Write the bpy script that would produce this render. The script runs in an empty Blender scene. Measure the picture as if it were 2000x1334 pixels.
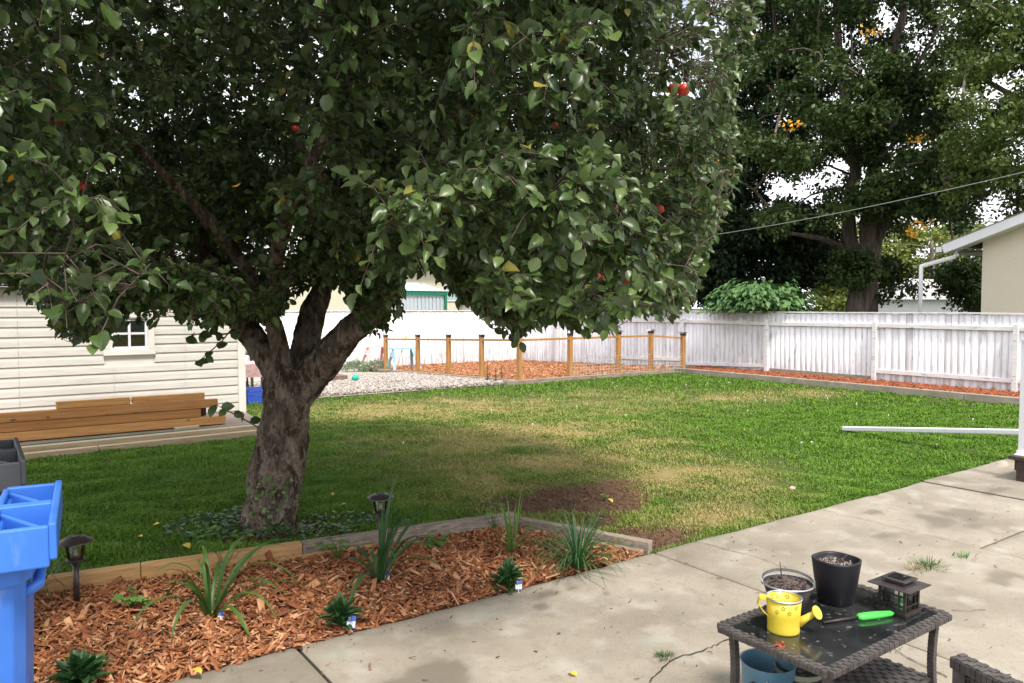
import bpy, math, random
import numpy as np
from mathutils import Vector, noise as mnoise
random.seed(7); RNG = np.random.default_rng(11)
SC = bpy.context.scene; COL = SC.collection
# ------------------------------------------------------------------ camera, sky, sun, exposure
F = 1490.0; CAMH = 1.75; YAW = math.radians(35.4); PIT = math.atan(70/F)
cam = bpy.data.objects.new('camera', bpy.data.cameras.new('camera')); COL.objects.link(cam)
cam.data.sensor_width = 36; cam.data.lens = 36*F/2000; cam.data.clip_end = 2000; cam.data.clip_start = 0.05
cam.location = (0, 0, CAMH); cam.rotation_euler = (math.pi/2-PIT, 0, -YAW); SC.camera = cam
SUN_EL = math.radians(58); SUN_AZ = math.radians(190)      # compass angle from +Y towards +X
wd = bpy.data.worlds.new('World'); SC.world = wd; wd.use_nodes = True
nt = wd.node_tree; nt.nodes.clear()
wo = nt.nodes.new('ShaderNodeOutputWorld'); bg = nt.nodes.new('ShaderNodeBackground'); sky = nt.nodes.new('ShaderNodeTexSky')
sky.sky_type = 'NISHITA'; sky.sun_disc = False; sky.sun_elevation = SUN_EL; sky.sun_rotation = SUN_AZ; sky.dust_density = 1.0
tc = nt.nodes.new('ShaderNodeTexCoord'); no = nt.nodes.new('ShaderNodeTexNoise'); no.inputs['Scale'].default_value = 2.2; no.inputs['Detail'].default_value = 6
rp = nt.nodes.new('ShaderNodeValToRGB'); rp.color_ramp.elements[0].position = .28; rp.color_ramp.elements[1].position = .42
mx = nt.nodes.new('ShaderNodeMix'); mx.data_type = 'RGBA'; mx.inputs['B'].default_value = (11.5, 11.6, 12.2, 1)
nt.links.new(tc.outputs['Generated'], no.inputs['Vector']); nt.links.new(no.outputs['Fac'], rp.inputs['Fac'])
nt.links.new(rp.outputs['Color'], mx.inputs['Factor']); nt.links.new(sky.outputs['Color'], mx.inputs['A'])
nt.links.new(mx.outputs['Result'], bg.inputs['Color']); bg.inputs['Strength'].default_value = 0.105; nt.links.new(bg.outputs[0], wo.inputs['Surface'])
sl = bpy.data.lights.new('sun', 'SUN'); sl.energy = 3.3; sl.angle = math.radians(11); sl.color = (1, .93, .83)
so = bpy.data.objects.new('sun', sl); COL.objects.link(so)
sd = Vector((math.sin(SUN_AZ)*math.cos(SUN_EL), math.cos(SUN_AZ)*math.cos(SUN_EL), math.sin(SUN_EL)))
so.rotation_euler = sd.to_track_quat('Z', 'Y').to_euler()
SC.view_settings.view_transform = 'Standard'; SC.view_settings.look = 'None'; SC.view_settings.exposure = 0.56; SC.view_settings.gamma = 1
SC.render.engine = 'CYCLES'; SC.cycles.max_bounces = 8; SC.cycles.transparent_max_bounces = 12

# ------------------------------------------------------------------ pixel of the photograph -> point at a real distance or on a real plane
def ray(px, py):
    x = (px-1000)/F; y = -(py-667)/F
    return x, math.cos(PIT)+y*math.sin(PIT), -math.sin(PIT)+y*math.cos(PIT)
def W(r, f, z): return Vector((f*math.sin(YAW)+r*math.cos(YAW), f*math.cos(YAW)-r*math.sin(YAW), z))
def G(px, py, z=0.0):
    x, f, u = ray(px, py); t = (z-CAMH)/u; return W(x*t, f*t, z)
def Q(px, py, d):
    x, f, u = ray(px, py); t = d/f; return W(x*t, d, CAMH+u*t)
def onY(px, py, y0):
    x, f, u = ray(px, py); w = W(x, f, 0); t = y0/w.y; return Vector((w.x*t, y0, CAMH+u*t))
def onX(px, py, x0):
    x, f, u = ray(px, py); w = W(x, f, 0); t = x0/w.x; return Vector((x0, w.y*t, CAMH+u*t))
def proj_np(P):
    P = np.asarray(P, float); s, c = math.sin(YAW), math.cos(YAW)
    r = P[:, 0]*c-P[:, 1]*s; f = P[:, 0]*s+P[:, 1]*c; u = P[:, 2]-CAMH
    df = f*math.cos(PIT)-u*math.sin(PIT); du = f*math.sin(PIT)+u*math.cos(PIT); df = np.maximum(df, .05)
    return 1000+F*r/df, 667-F*du/df, df

# ------------------------------------------------------------------ materials
def lin(c): return tuple(c)+(1,) if len(c) == 3 else tuple(c)
def mat(name, c1, c2=None, rough=.7, scale=8, stretch=(1, 1, 1), bump=0.0, bscale=None, lo=.35, hi=.65, metal=0, spec=.5, detail=6, c3=None, attr=None, transl=0, back=None, coat=0, bdist=.02):
    m = bpy.data.materials.new(name); m.use_nodes = True; n = m.node_tree; N = n.nodes; L = n.links
    b = N['Principled BSDF']; b.inputs['Roughness'].default_value = rough; b.inputs['Metallic'].default_value = metal
    b.inputs['Specular IOR Level'].default_value = spec; b.inputs['Coat Weight'].default_value = coat
    if c2 is None: c2 = tuple(v*.85 for v in c1)
    t = N.new('ShaderNodeTexCoord'); mp = N.new('ShaderNodeMapping'); mp.inputs['Scale'].default_value = stretch
    L.new(t.outputs['Object'], mp.inputs['Vector'])
    ns = N.new('ShaderNodeTexNoise'); ns.inputs['Scale'].default_value = scale; ns.inputs['Detail'].default_value = detail
    L.new(mp.outputs[0], ns.inputs['Vector'])
    r = N.new('ShaderNodeValToRGB'); e = r.color_ramp.elements
    e[0].position = lo; e[0].color = lin(c1); e[1].position = hi; e[1].color = lin(c2)
    if c3: k = e.new((lo+hi)/2); k.color = lin(c3)
    if attr:
        a = N.new('ShaderNodeAttribute'); a.attribute_name = attr
        ad = N.new('ShaderNodeMath'); ad.operation = 'MULTIPLY_ADD'; ad.inputs[1].default_value = .35; L.new(ns.outputs['Fac'], ad.inputs[0])
        m2 = N.new('ShaderNodeMath'); m2.operation = 'MULTIPLY_ADD'; m2.inputs[1].default_value = .65; m2.inputs[2].default_value = 0
        L.new(a.outputs['Fac'], m2.inputs[0]); L.new(m2.outputs[0], ad.inputs[2]); L.new(ad.outputs[0], r.inputs['Fac'])
    else: L.new(ns.outputs['Fac'], r.inputs['Fac'])
    col = r.outputs['Color']
    if back:
        gm = N.new('ShaderNodeNewGeometry'); mxx = N.new('ShaderNodeMix'); mxx.data_type = 'RGBA'; mxx.inputs['B'].default_value = lin(back)
        ml = N.new('ShaderNodeMath'); ml.operation = 'MULTIPLY'; ml.inputs[1].default_value = .7
        L.new(gm.outputs['Backfacing'], ml.inputs[0]); L.new(ml.outputs[0], mxx.inputs['Factor']); L.new(col, mxx.inputs['A']); col = mxx.outputs['Result']
    L.new(col, b.inputs['Base Color'])
    if bump:
        n2 = N.new('ShaderNodeTexNoise'); n2.inputs['Scale'].default_value = bscale or scale*3; n2.inputs['Detail'].default_value = 8
        L.new(mp.outputs[0], n2.inputs['Vector']); bp = N.new('ShaderNodeBump'); bp.inputs['Strength'].default_value = bump; bp.inputs['Distance'].default_value = bdist
        L.new(n2.outputs['Fac'], bp.inputs['Height']); L.new(bp.outputs[0], b.inputs['Normal'])
    if transl:
        tr = N.new('ShaderNodeBsdfTranslucent'); L.new(col, tr.inputs['Color']); ms = N.new('ShaderNodeMixShader'); ms.inputs[0].default_value = transl
        out = N['Material Output']; L.new(b.outputs[0], ms.inputs[1]); L.new(tr.outputs[0], ms.inputs[2]); L.new(ms.outputs[0], out.inputs['Surface'])
    m['ramp'] = r.name
    return m
def after_color(m, make):
    """insert a mix over the base colour: make(nodes, links) -> (factor socket, colour)"""
    n = m.node_tree; b = n.nodes['Principled BSDF']; src = b.inputs['Base Color'].links[0].from_socket
    fac, colr = make(n.nodes, n.links); x = n.nodes.new('ShaderNodeMix'); x.data_type = 'RGBA'
    n.links.new(fac, x.inputs['Factor']); n.links.new(src, x.inputs['A'])
    x.inputs['B'].default_value = lin(colr); n.links.new(x.outputs['Result'], b.inputs['Base Color'])
def attr_fac(name, k=1.0):
    def f(N, L):
        a = N.new('ShaderNodeAttribute'); a.attribute_name = name; m_ = N.new('ShaderNodeMath'); m_.operation = 'MULTIPLY'; m_.inputs[1].default_value = k; m_.use_clamp = True
        L.new(a.outputs['Fac'], m_.inputs[0]); return m_.outputs[0]
    return f
def noise_fac(scale, lo, hi, stretch=(1, 1, 1), k=1.0, detail=5, vor=False):
    def f(N, L):
        t = N.new('ShaderNodeTexCoord'); mp = N.new('ShaderNodeMapping'); mp.inputs['Scale'].default_value = stretch; L.new(t.outputs['Object'], mp.inputs['Vector'])
        s = N.new('ShaderNodeTexNoise'); s.inputs['Scale'].default_value = scale; s.inputs['Detail'].default_value = detail; L.new(mp.outputs[0], s.inputs['Vector'])
        r = N.new('ShaderNodeMapRange'); r.inputs['From Min'].default_value = lo; r.inputs['From Max'].default_value = hi; r.inputs['To Max'].default_value = k; L.new(s.outputs['Fac'], r.inputs['Value'])
        return r.outputs[0]
    return f
def tint(m, facf, colr): after_color(m, lambda N, L: (facf(N, L), colr)); return m

# ------------------------------------------------------------------ mesh building
def tagp(o, label=None, cat=None, group=None, kind=None):
    if label: o['label'] = label
    if cat: o['category'] = cat
    if group: o['group'] = group
    if kind: o['kind'] = kind
    return o
def thing(name, loc, label, cat, group=None):
    o = bpy.data.objects.new(name, None); COL.objects.link(o); o.location = loc; o.empty_display_size = .1
    return tagp(o, label, cat, group)
def wloc(o):
    v = Vector(o.location)
    while o.parent: o = o.parent; v = v+Vector(o.location)
    return v
class MB:
    def __init__(s): s.V = []; s.Fc = []
    def add(s, vs, fs):
        k = len(s.V); s.V += [tuple(v) for v in vs]; s.Fc += [tuple(i+k for i in f) for f in fs]; return s
    def box(s, c, size, rz=0, tilt=None):
        hx, hy, hz = [v/2 for v in size]; vs = []
        for z in (-hz, hz):
            for x, y in ((-hx, -hy), (hx, -hy), (hx, hy), (-hx, hy)):
                v = Vector((x, y, z))
                if tilt: v.rotate(tilt)
                if rz: v = Vector((v.x*math.cos(rz)-v.y*math.sin(rz), v.x*math.sin(rz)+v.y*math.cos(rz), v.z))
                vs.append(v+Vector(c))
        return s.add(vs, [(0, 3, 2, 1), (4, 5, 6, 7), (0, 1, 5, 4), (1, 2, 6, 5), (2, 3, 7, 6), (3, 0, 4, 7)])
    def bar(s, a, b, w, h, up=(0, 0, 1), w2=None, h2=None):
        a = Vector(a); b = Vector(b); d = (b-a).normalized(); up = Vector(up)
        if abs(d.dot(up)) > .98: up = Vector((0, 1, 0))
        sx = d.cross(up).normalized(); uz = sx.cross(d).normalized(); vs = []
        for p, ww, hh in ((a, w, h), (b, w2 or w, h2 or h)):
            for i, j in ((-1, -1), (1, -1), (1, 1), (-1, 1)): vs.append(p+sx*(i*ww/2)+uz*(j*hh/2))
        return s.add(vs, [(0, 1, 2, 3), (7, 6, 5, 4), (0, 4, 5, 1), (1, 5, 6, 2), (2, 6, 7, 3), (3, 7, 4, 0)])
    def tube(s, pts, rad, n=8, cap=True, wob=0, seed=0, flat=1.0):
        pts = [Vector(p) for p in pts]
        if not hasattr(rad, '__len__'): rad = [rad]*len(pts)
        rows = []; up = None
        for i, p in enumerate(pts):
            d = (pts[min(i+1, len(pts)-1)]-pts[max(i-1, 0)])
            if d.length < 1e-6: d = Vector((0, 0, 1))
            d.normalize()
            if up is None: up = Vector((1, 0, 0)) if abs(d.x) < .8 else Vector((0, 1, 0))
            a = (up-d*up.dot(d)).normalized(); b = d.cross(a); up = a; row = []
            for k in range(n):
                t = 2*math.pi*k/n; v = a*math.cos(t)+b*math.sin(t)*flat; r = rad[i]
                if wob: q = p+v*r; r *= 1+wob*mnoise.noise(Vector((q.x*5+seed, q.y*5, q.z*1.7)))*1.6+wob*.6*mnoise.noise(Vector((q.x*17, q.y*17+seed, q.z*6)))+(wob*.45*(.35-abs(mnoise.noise(Vector((q.x*34, q.y*34+seed, q.z*11))))*2)+wob*.3*mnoise.noise(Vector((q.x*70, q.y*70, q.z*30))) if n > 40 else 0)
                row.append(p+v*r)
            rows.append(row)
        vs = [v for r in rows for v in r]; fs = []
        for i in range(len(rows)-1):
            for k in range(n): fs.append((i*n+k, i*n+(k+1) % n, (i+1)*n+(k+1) % n, (i+1)*n+k))
        if cap: fs.append(tuple(range(n-1, -1, -1))); fs.append(tuple((len(rows)-1)*n+k for k in range(n)))
        return s.add(vs, fs)
    def lathe(s, c, prof, n=32, sx=1, sy=1, sq=0):
        c = Vector(c); vs = []; fs = []
        for r, z in prof:
            for k in range(n):
                t = 2*math.pi*k/n; q = 1
                if sq: q = 1/((abs(math.cos(t))**sq+abs(math.sin(t))**sq)**(1/sq))
                vs.append(c+Vector((math.cos(t)*r*sx*q, math.sin(t)*r*sy*q, z)))
        for i in range(len(prof)-1):
            for k in range(n): fs.append((i*n+k, i*n+(k+1) % n, (i+1)*n+(k+1) % n, (i+1)*n+k))
        if prof[0][0] > 1e-5: fs.append(tuple(range(n-1, -1, -1)))
        if prof[-1][0] > 1e-5: fs.append(tuple((len(prof)-1)*n+k for k in range(n)))
        return s.add(vs, fs)
    def build(s, name, m, parent=None, smooth=False, bevel=0, sub=0):
        me = bpy.data.meshes.new(name); off = wloc(parent) if parent else Vector((0, 0, 0))
        me.from_pydata([(v[0]-off.x, v[1]-off.y, v[2]-off.z) for v in s.V], [], s.Fc); me.update()
        if m: me.materials.append(m)
        if smooth: me.polygons.foreach_set('use_smooth', [True]*len(me.polygons))
        o = bpy.data.objects.new(name, me); COL.objects.link(o)
        if parent: o.parent = parent
        if bevel: b = o.modifiers.new('bevel', 'BEVEL'); b.width = bevel; b.segments = 2; b.limit_method = 'ANGLE'
        if sub: b = o.modifiers.new('subdivision', 'SUBSURF'); b.levels = sub; b.render_levels = sub
        return o
def npobj(name, V, faces, m, parent=None, attrs=None, smooth=False):
    """faces: list of int arrays (n,k)"""
    V = np.asarray(V, np.float32); off = wloc(parent) if parent else Vector((0, 0, 0)); V = V-np.array(off, np.float32)
    me = bpy.data.meshes.new(name); me.vertices.add(len(V)); me.vertices.foreach_set('co', V.ravel())
    tot = np.concatenate([np.full(len(f), f.shape[1], np.int32) for f in faces]); li = np.concatenate([f.ravel() for f in faces]).astype(np.int32)
    me.loops.add(len(li)); me.loops.foreach_set('vertex_index', li); me.polygons.add(len(tot))
    me.polygons.foreach_set('loop_start', np.concatenate([[0], np.cumsum(tot)[:-1]]).astype(np.int32)); me.polygons.foreach_set('loop_total', tot)
    if smooth: me.polygons.foreach_set('use_smooth', np.ones(len(tot), bool))
    for k, a in (attrs or {}).items():
        at = me.attributes.new(k, 'FLOAT', 'POINT'); at.data.foreach_set('value', np.asarray(a, np.float32))
    me.update(calc_edges=True)
    if m: me.materials.append(m)
    o = bpy.data.objects.new(name, me); COL.objects.link(o)
    if parent: o.parent = parent
    return o
def unit(a): return a/np.maximum(np.linalg.norm(a, axis=1, keepdims=True), 1e-9)
def frames(d, u):
    x = unit(d); z = unit(u-(u*x).sum(1, keepdims=True)*x); y = np.cross(z, x); return np.stack([x, y, z], 1)
def scatter(T, faces, pos, R, sc):
    """T (K,3) template, R (n,3,3) rows = local axes, sc (n,) or (n,3)"""
    n = len(pos); K = len(T); sc = np.asarray(sc, float)
    if sc.ndim == 1: sc = sc[:, None]*np.ones((1, 3))
    V = (T[None]*sc[:, None, :])@R+pos[:, None, :]
    return V.reshape(-1, 3), [(np.arange(n)[:, None, None]*K+f[None]).reshape(-1, f.shape[1]) for f in faces]
def rnd(n, a=0, b=1): return RNG.uniform(a, b, n)
def rdir(n): return unit(RNG.normal(size=(n, 3)))
LEAF_T = np.array([(0, 0, 0), (.22, .22, .06), (.22, 0, 0), (.22, -.22, .06), (.55, .29, .07), (.55, 0, -.02), (.55, -.29, .07), (.82, .17, -.01), (.82, 0, -.07), (.82, -.17, -.01), (1.05, 0, -.17)])
LEAF_T[:, 2] += 0
LEAF_Q = np.array([(1, 4, 5, 2), (2, 5, 6, 3), (4, 7, 8, 5), (5, 8, 9, 6)])[:, ::-1]; LEAF_3 = np.array([(0, 1, 2), (0, 2, 3), (7, 10, 8), (8, 10, 9)])[:, ::-1]
QL_T = np.array([(0, 0, 0), (.5, .3, .08), (1, 0, -.05), (.5, -.3, .08)]); QL_F = [np.array([(0, 2, 1), (0, 3, 2)])]
CHIP_T = np.array([(-.5, -.5, -.5), (.5, -.32, -.5), (.45, .4, -.5), (-.5, .5, -.5), (-.42, -.4, .5), (.5, -.25, .3), (.4, .3, .45), (-.5, .35, .5)])
CHIP_F = [np.array([(0, 3, 2, 1), (4, 5, 6, 7), (0, 1, 5, 4), (1, 2, 6, 5), (2, 3, 7, 6), (3, 0, 4, 7)])]

# ------------------------------------------------------------------ palette
M = {}
M['grass'] = mat('grass_blades', (.05, .14, .01), (.185, .34, .03), rough=.55, scale=1.2, attr='rnd', transl=.3, lo=.1, hi=.9, spec=.3)
tint(M['grass'], attr_fac('dry'), (.5, .4, .17))
M['ground'] = mat('lawn_soil', (.04, .06, .016), (.07, .09, .025), rough=.95, scale=14, bump=.6, spec=.1)
tint(M['ground'], attr_fac('dry', .9), (.27, .21, .09)); tint(M['ground'], attr_fac('dirt'), (.12, .075, .048))
M['concrete'] = mat('concrete', (.2, .17, .125), (.335, .295, .23), rough=.85, scale=1.6, bump=.25, bscale=60, c3=(.28, .245, .19), lo=.3, hi=.7, bdist=.005, detail=10)
tint(M['concrete'], noise_fac(38, .56, .68, k=.3), (.16, .14, .12)); tint(M['concrete'], noise_fac(5, .52, .72, k=.45, detail=8), (.46, .43, .38))
tint(M['concrete'], noise_fac(150, .58, .7, k=.55, detail=4), (.11, .1, .09)); tint(M['concrete'], noise_fac(210, .6, .7, k=.5, detail=3), (.5, .48, .43)); tint(M['concrete'], noise_fac(9, .6, .64, k=.22, detail=10), (.15, .14, .12)); tint(M['concrete'], noise_fac(3.1, .56, .7, k=.35, detail=9), (.2, .17, .13))
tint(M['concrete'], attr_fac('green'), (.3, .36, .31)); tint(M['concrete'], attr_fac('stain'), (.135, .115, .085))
M['mulchbase'] = mat('mulch_soil', (.05, .02, .011), (.11, .04, .018), rough=.95, scale=22, bump=.8, spec=.1)
M['mulch'] = mat('cedar_chips', (.06, .02, .011), (.72, .45, .25), rough=.8, scale=30, attr='rnd', lo=.08, hi=.92, c3=(.34, .13, .055), spec=.2)
M['mulchdark'] = mat('dark_shreds', (.035, .018, .012), (.3, .17, .1), rough=.9, scale=30, attr='rnd', lo=.1, hi=.95, spec=.15)
M['mulchred'] = mat('red_chips', (.15, .04, .02), (.5, .21, .1), rough=.8, scale=30, attr='rnd', lo=.08, hi=.92, c3=(.3, .09, .04), spec=.2)
M['stones'] = mat('pale_stones', (.2, .165, .14), (.62, .57, .52), rough=.8, scale=20, attr='rnd', lo=.1, hi=.9)
M['gravelbase'] = mat('gravel_bed', (.3, .25, .2), (.42, .38, .33), rough=.95, scale=10, bump=.5)
M['timber'] = mat('new_cedar', (.42, .24, .1), (.55, .33, .14), rough=.75, scale=5, stretch=(.6, 9, 9), bump=.2, bscale=12)
tint(M['timber'], noise_fac(2.6, .66, .74, stretch=(1, 3, 3)), (.17, .06, .03))
M['oldtimber'] = mat('weathered_timber', (.2, .16, .12), (.36, .3, .24), rough=.9, scale=6, stretch=(.7, 12, 12), bump=.5, bscale=14)
tint(M['oldtimber'], noise_fac(30, .58, .66, stretch=(.1, 1, 1), k=.7), (.07, .05, .04))
M['oldtimbery'] = mat('weathered_timber_lengthwise', (.2, .16, .12), (.36, .3, .24), rough=.9, scale=6, stretch=(12, .7, 12), bump=.5, bscale=14)
M['tantimber'] = mat('tan_timber', (.42, .32, .2), (.55, .43, .28), rough=.8, scale=5, stretch=(.5, 8, 8), bump=.2)
M['lumber'] = mat('stained_lumber', (.52, .24, .07), (.7, .38, .135), rough=.65, scale=5, stretch=(.4, 10, 10), bump=.15)
tint(M['lumber'], noise_fac(3, .68, .73, stretch=(2, 5, 5)), (.12, .05, .02))
M['lumberdark'] = mat('stained_lumber_deep', (.43, .185, .055), (.57, .28, .095), rough=.65, scale=5, stretch=(.4, 10, 10), bump=.15)
tint(M['lumberdark'], noise_fac(3, .68, .73, stretch=(2, 5, 5)), (.1, .04, .02))
M['posts'] = mat('cedar_posts', (.33, .155, .045), (.5, .26, .085), rough=.7, scale=5, stretch=(10, 10, .6), bump=.2)
M['white'] = mat('peeling_white_paint', (.74, .73, .77), (.84, .83, .85), rough=.75, scale=5, stretch=(6, 6, .5), bump=.2, bscale=20)
tint(M['white'], noise_fac(9, .615, .66, stretch=(2.2, 2.2, .3), k=.6, detail=9), (.33, .3, .29))
tint(M['white'], attr_fac('bare', .75), (.33, .31, .32))
def lowpeel(N, L):
    f_ = noise_fac(7, .53, .6, stretch=(2.5, 2.5, .35), k=.6, detail=9)(N, L); t = N.new('ShaderNodeTexCoord'); sx = N.new('ShaderNodeSeparateXYZ'); L.new(t.outputs['Object'], sx.inputs[0])
    r = N.new('ShaderNodeMapRange'); r.inputs['From Min'].default_value = .75; r.inputs['From Max'].default_value = .1; L.new(sx.outputs['Z'], r.inputs['Value']); m_ = N.new('ShaderNodeMath'); m_.operation = 'MULTIPLY'; L.new(f_, m_.inputs[0]); L.new(r.outputs[0], m_.inputs[1]); return m_.outputs[0]
tint(M['white'], lowpeel, (.34, .32, .32))
tint(M['white'], noise_fac(2.2, .5, .85, stretch=(1, 1, .35), k=.6), (.55, .53, .5))
M['whiterail'] = mat('white_rail_paint', (.7, .68, .67), (.8, .79, .79), rough=.75, scale=6, stretch=(4, 1, 4), bump=.2)
tint(M['whiterail'], noise_fac(8, .62, .68, stretch=(.6, .6, 3), k=.7), (.28, .25, .24))
M['siding'] = mat('cream_siding', (.54, .52, .475), (.62, .6, .555), rough=.6, scale=3, stretch=(1, 1, 8), bump=.12, bscale=60)
M['sidetrim'] = mat('shed_trim', (.7, .67, .62), (.76, .73, .68), rough=.55, scale=3)
M['fascia'] = mat('shed_fascia', (.2, .17, .15), (.27, .24, .21), rough=.7, scale=4)
M['glass'] = mat('dark_glass', (.02, .025, .03), (.03, .035, .04), rough=.06, spec=.6)
M['bark'] = mat('apple_bark', (.085, .064, .048), (.27, .215, .17), rough=.95, scale=7, stretch=(1.5, 1.5, .55), bump=1.0, bscale=14, lo=.36, hi=.62, spec=.15, bdist=.05, detail=10)
tint(M['bark'], noise_fac(9, .55, .59, stretch=(1.2, 1.2, .6), detail=9, k=.85), (.045, .026, .018))
def vor_cracks(N, L):
    t = N.new('ShaderNodeTexCoord'); mp = N.new('ShaderNodeMapping'); mp.inputs['Scale'].default_value = (1, 1, .3); L.new(t.outputs['Object'], mp.inputs['Vector'])
    w = N.new('ShaderNodeTexNoise'); w.inputs['Scale'].default_value = 6; L.new(mp.outputs[0], w.inputs['Vector']); ad = N.new('ShaderNodeMixRGB'); ad.blend_type = 'ADD'; ad.inputs[0].default_value = .4; L.new(mp.outputs[0], ad.inputs[1]); L.new(w.outputs['Color'], ad.inputs[2])
    v = N.new('ShaderNodeTexVoronoi'); v.feature = 'DISTANCE_TO_EDGE'; v.inputs['Scale'].default_value = 26; L.new(ad.outputs[0], v.inputs['Vector'])
    r = N.new('ShaderNodeMapRange'); r.inputs['From Min'].default_value = .0; r.inputs['From Max'].default_value = .07; r.inputs['To Min'].default_value = .45; r.inputs['To Max'].default_value = 0; L.new(v.outputs['Distance'], r.inputs['Value'])
    bp = N.new('ShaderNodeBump'); bp.invert = True; bp.inputs['Distance'].default_value = .015; bp.inputs['Strength'].default_value = .6; L.new(r.outputs[0], bp.inputs['Height']); b = N['Principled BSDF']; L.new(b.inputs['Normal'].links[0].from_socket, bp.inputs['Normal']); L.new(bp.outputs[0], b.inputs['Normal'])
    return r.outputs[0]
tint(M['bark'], vor_cracks, (.05, .032, .024)); tint(M['bark'], noise_fac(48, .53, .62, stretch=(1, 1, .45), k=.6, detail=6), (.05, .035, .028)); tint(M['bark'], noise_fac(30, .58, .68, stretch=(1, 1, .4), k=.5, detail=5), (.36, .31, .27))
M['bark2'] = mat('tree_bark', (.1, .08, .07), (.22, .18, .155), rough=.95, scale=4, stretch=(3, 3, .5), bump=1, bscale=8, spec=.1, bdist=.06)
M['twig'] = mat('twigs', (.08, .055, .04), (.14, .1, .08), rough=.9, scale=10)
M['appleleaf'] = mat('apple_leaves', (.015, .042, .009), (.15, .225, .06), rough=.35, scale=2.5, attr='rnd', transl=.27, back=(.1, .135, .07), lo=.1, hi=.95, spec=.5)
after_color(M['appleleaf'], lambda N, L: (attr_fac('old')(N, L), (.4, .33, .06)))
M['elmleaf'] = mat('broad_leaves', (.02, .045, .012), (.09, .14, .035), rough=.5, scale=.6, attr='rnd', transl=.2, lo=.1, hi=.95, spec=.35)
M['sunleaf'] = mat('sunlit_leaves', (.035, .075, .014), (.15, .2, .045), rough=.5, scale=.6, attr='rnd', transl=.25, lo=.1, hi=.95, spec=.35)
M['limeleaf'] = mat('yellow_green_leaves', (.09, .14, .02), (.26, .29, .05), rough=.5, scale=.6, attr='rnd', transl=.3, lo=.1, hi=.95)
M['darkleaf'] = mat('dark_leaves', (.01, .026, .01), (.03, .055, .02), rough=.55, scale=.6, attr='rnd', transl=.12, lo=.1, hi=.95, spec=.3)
M['bushleaf'] = mat('bush_leaves', (.05, .13, .035), (.13, .25, .08), rough=.5, scale=2, attr='rnd', transl=.2, lo=.1, hi=.9)
M['orangeleaf'] = mat('autumn_leaves', (.75, .33, .02), (.9, .5, .04), rough=.6, transl=.3)
M['lily'] = mat('daylily_leaves', (.028, .08, .015), (.1, .2, .04), rough=.45, scale=6, attr='rnd', transl=.2, lo=.1, hi=.9)
M['deepleaf'] = mat('deep_green_leaves', (.02, .07, .02), (.06, .15, .045), rough=.45, scale=6, attr='rnd', transl=.15, lo=.1, hi=.9)
M['freshleaf'] = mat('fresh_green_leaves', (.07, .17, .03), (.17, .32, .07), rough=.5, scale=6, attr='rnd', transl=.25, lo=.1, hi=.9)
M['sage'] = mat('sage_green_leaves', (.2, .27, .17), (.38, .44, .3), rough=.7, scale=6, attr='rnd', transl=.15, lo=.1, hi=.9)
M['straw'] = mat('dry_weeds', (.36, .3, .15), (.5, .45, .26), rough=.8, scale=6, attr='rnd', transl=.2, lo=.1, hi=.9)
M['apple'] = mat('apple_skin', (.5, .02, .02), (.62, .1, .05), rough=.3, scale=14)
M['blue'] = mat('blue_plastic', (.035, .15, .56), (.05, .19, .64), rough=.38, scale=5, bump=.05, bscale=90, bdist=.003)
tint(M['blue'], noise_fac(14, .6, .72, k=.35, detail=9, stretch=(1, 1, .3)), (.3, .42, .75)); tint(M['blue'], noise_fac(3, .55, .75, k=.35, detail=8), (.05, .13, .42))
M['grey'] = mat('charcoal_plastic', (.05, .055, .065), (.075, .08, .09), rough=.5, scale=5, bump=.05, bscale=80, bdist=.003)
M['blackmetal'] = mat('bronze_black', (.018, .013, .012), (.035, .026, .022), rough=.45, scale=12)
M['bronze'] = mat('bronze_metal', (.045, .036, .036), (.075, .06, .058), rough=.4, scale=12, metal=.4)
M['clear'] = bpy.data.materials.new('clear_plastic'); M['clear'].use_nodes = True
_n = M['clear'].node_tree; _g = _n.nodes.new('ShaderNodeBsdfGlossy'); _g.inputs['Roughness'].default_value = .08; _t = _n.nodes.new('ShaderNodeBsdfTransparent'); _t.inputs[0].default_value = (.88, .9, .9, 1)
_f = _n.nodes.new('ShaderNodeFresnel'); _f.inputs[0].default_value = 1.6; _m = _n.nodes.new('ShaderNodeMixShader'); _n.links.new(_f.outputs[0], _m.inputs[0]); _n.links.new(_t.outputs[0], _m.inputs[1]); _n.links.new(_g.outputs[0], _m.inputs[2]); _n.links.new(_m.outputs[0], _n.nodes['Material Output'].inputs['Surface'])
M['chrome'] = mat('zinc', (.5, .5, .5), (.7, .7, .7), rough=.3, scale=20, metal=.9)
M['wicker'] = mat('wicker_strands', (.035, .03, .029), (.09, .078, .072), rough=.5, scale=25, lo=.3, hi=.7)
M['tabletop'] = mat('black_glass', (.008, .009, .01), (.02, .021, .022), rough=.12, scale=6, spec=.6)
tint(M['tabletop'], noise_fac(34, .62, .7, k=.45, detail=7), (.25, .25, .26)); tint(M['tabletop'], noise_fac(5, .5, .8, k=.35), (.1, .1, .1))
M['yellow'] = mat('yellow_enamel', (.6, .47, .035), (.68, .54, .06), rough=.35, scale=8)
tint(M['yellow'], noise_fac(22, .68, .72, k=.6), (.25, .13, .03))
M['yellowdark'] = mat('punched_holes', (.1, .06, .01), (.15, .09, .02), rough=.8)
M['potblack'] = mat('black_pot_glaze', (.005, .004, .008), (.01, .009, .015), rough=.55, scale=10)
M['soil'] = mat('potting_soil', (.05, .035, .03), (.2, .15, .13), rough=.95, scale=60, bump=.8)
M['green'] = mat('lime_plastic', (.05, .55, .06), (.07, .62, .08), rough=.3)
M['bluepot'] = mat('blue_enamel', (.1, .22, .3), (.14, .27, .36), rough=.4, scale=6)
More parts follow.
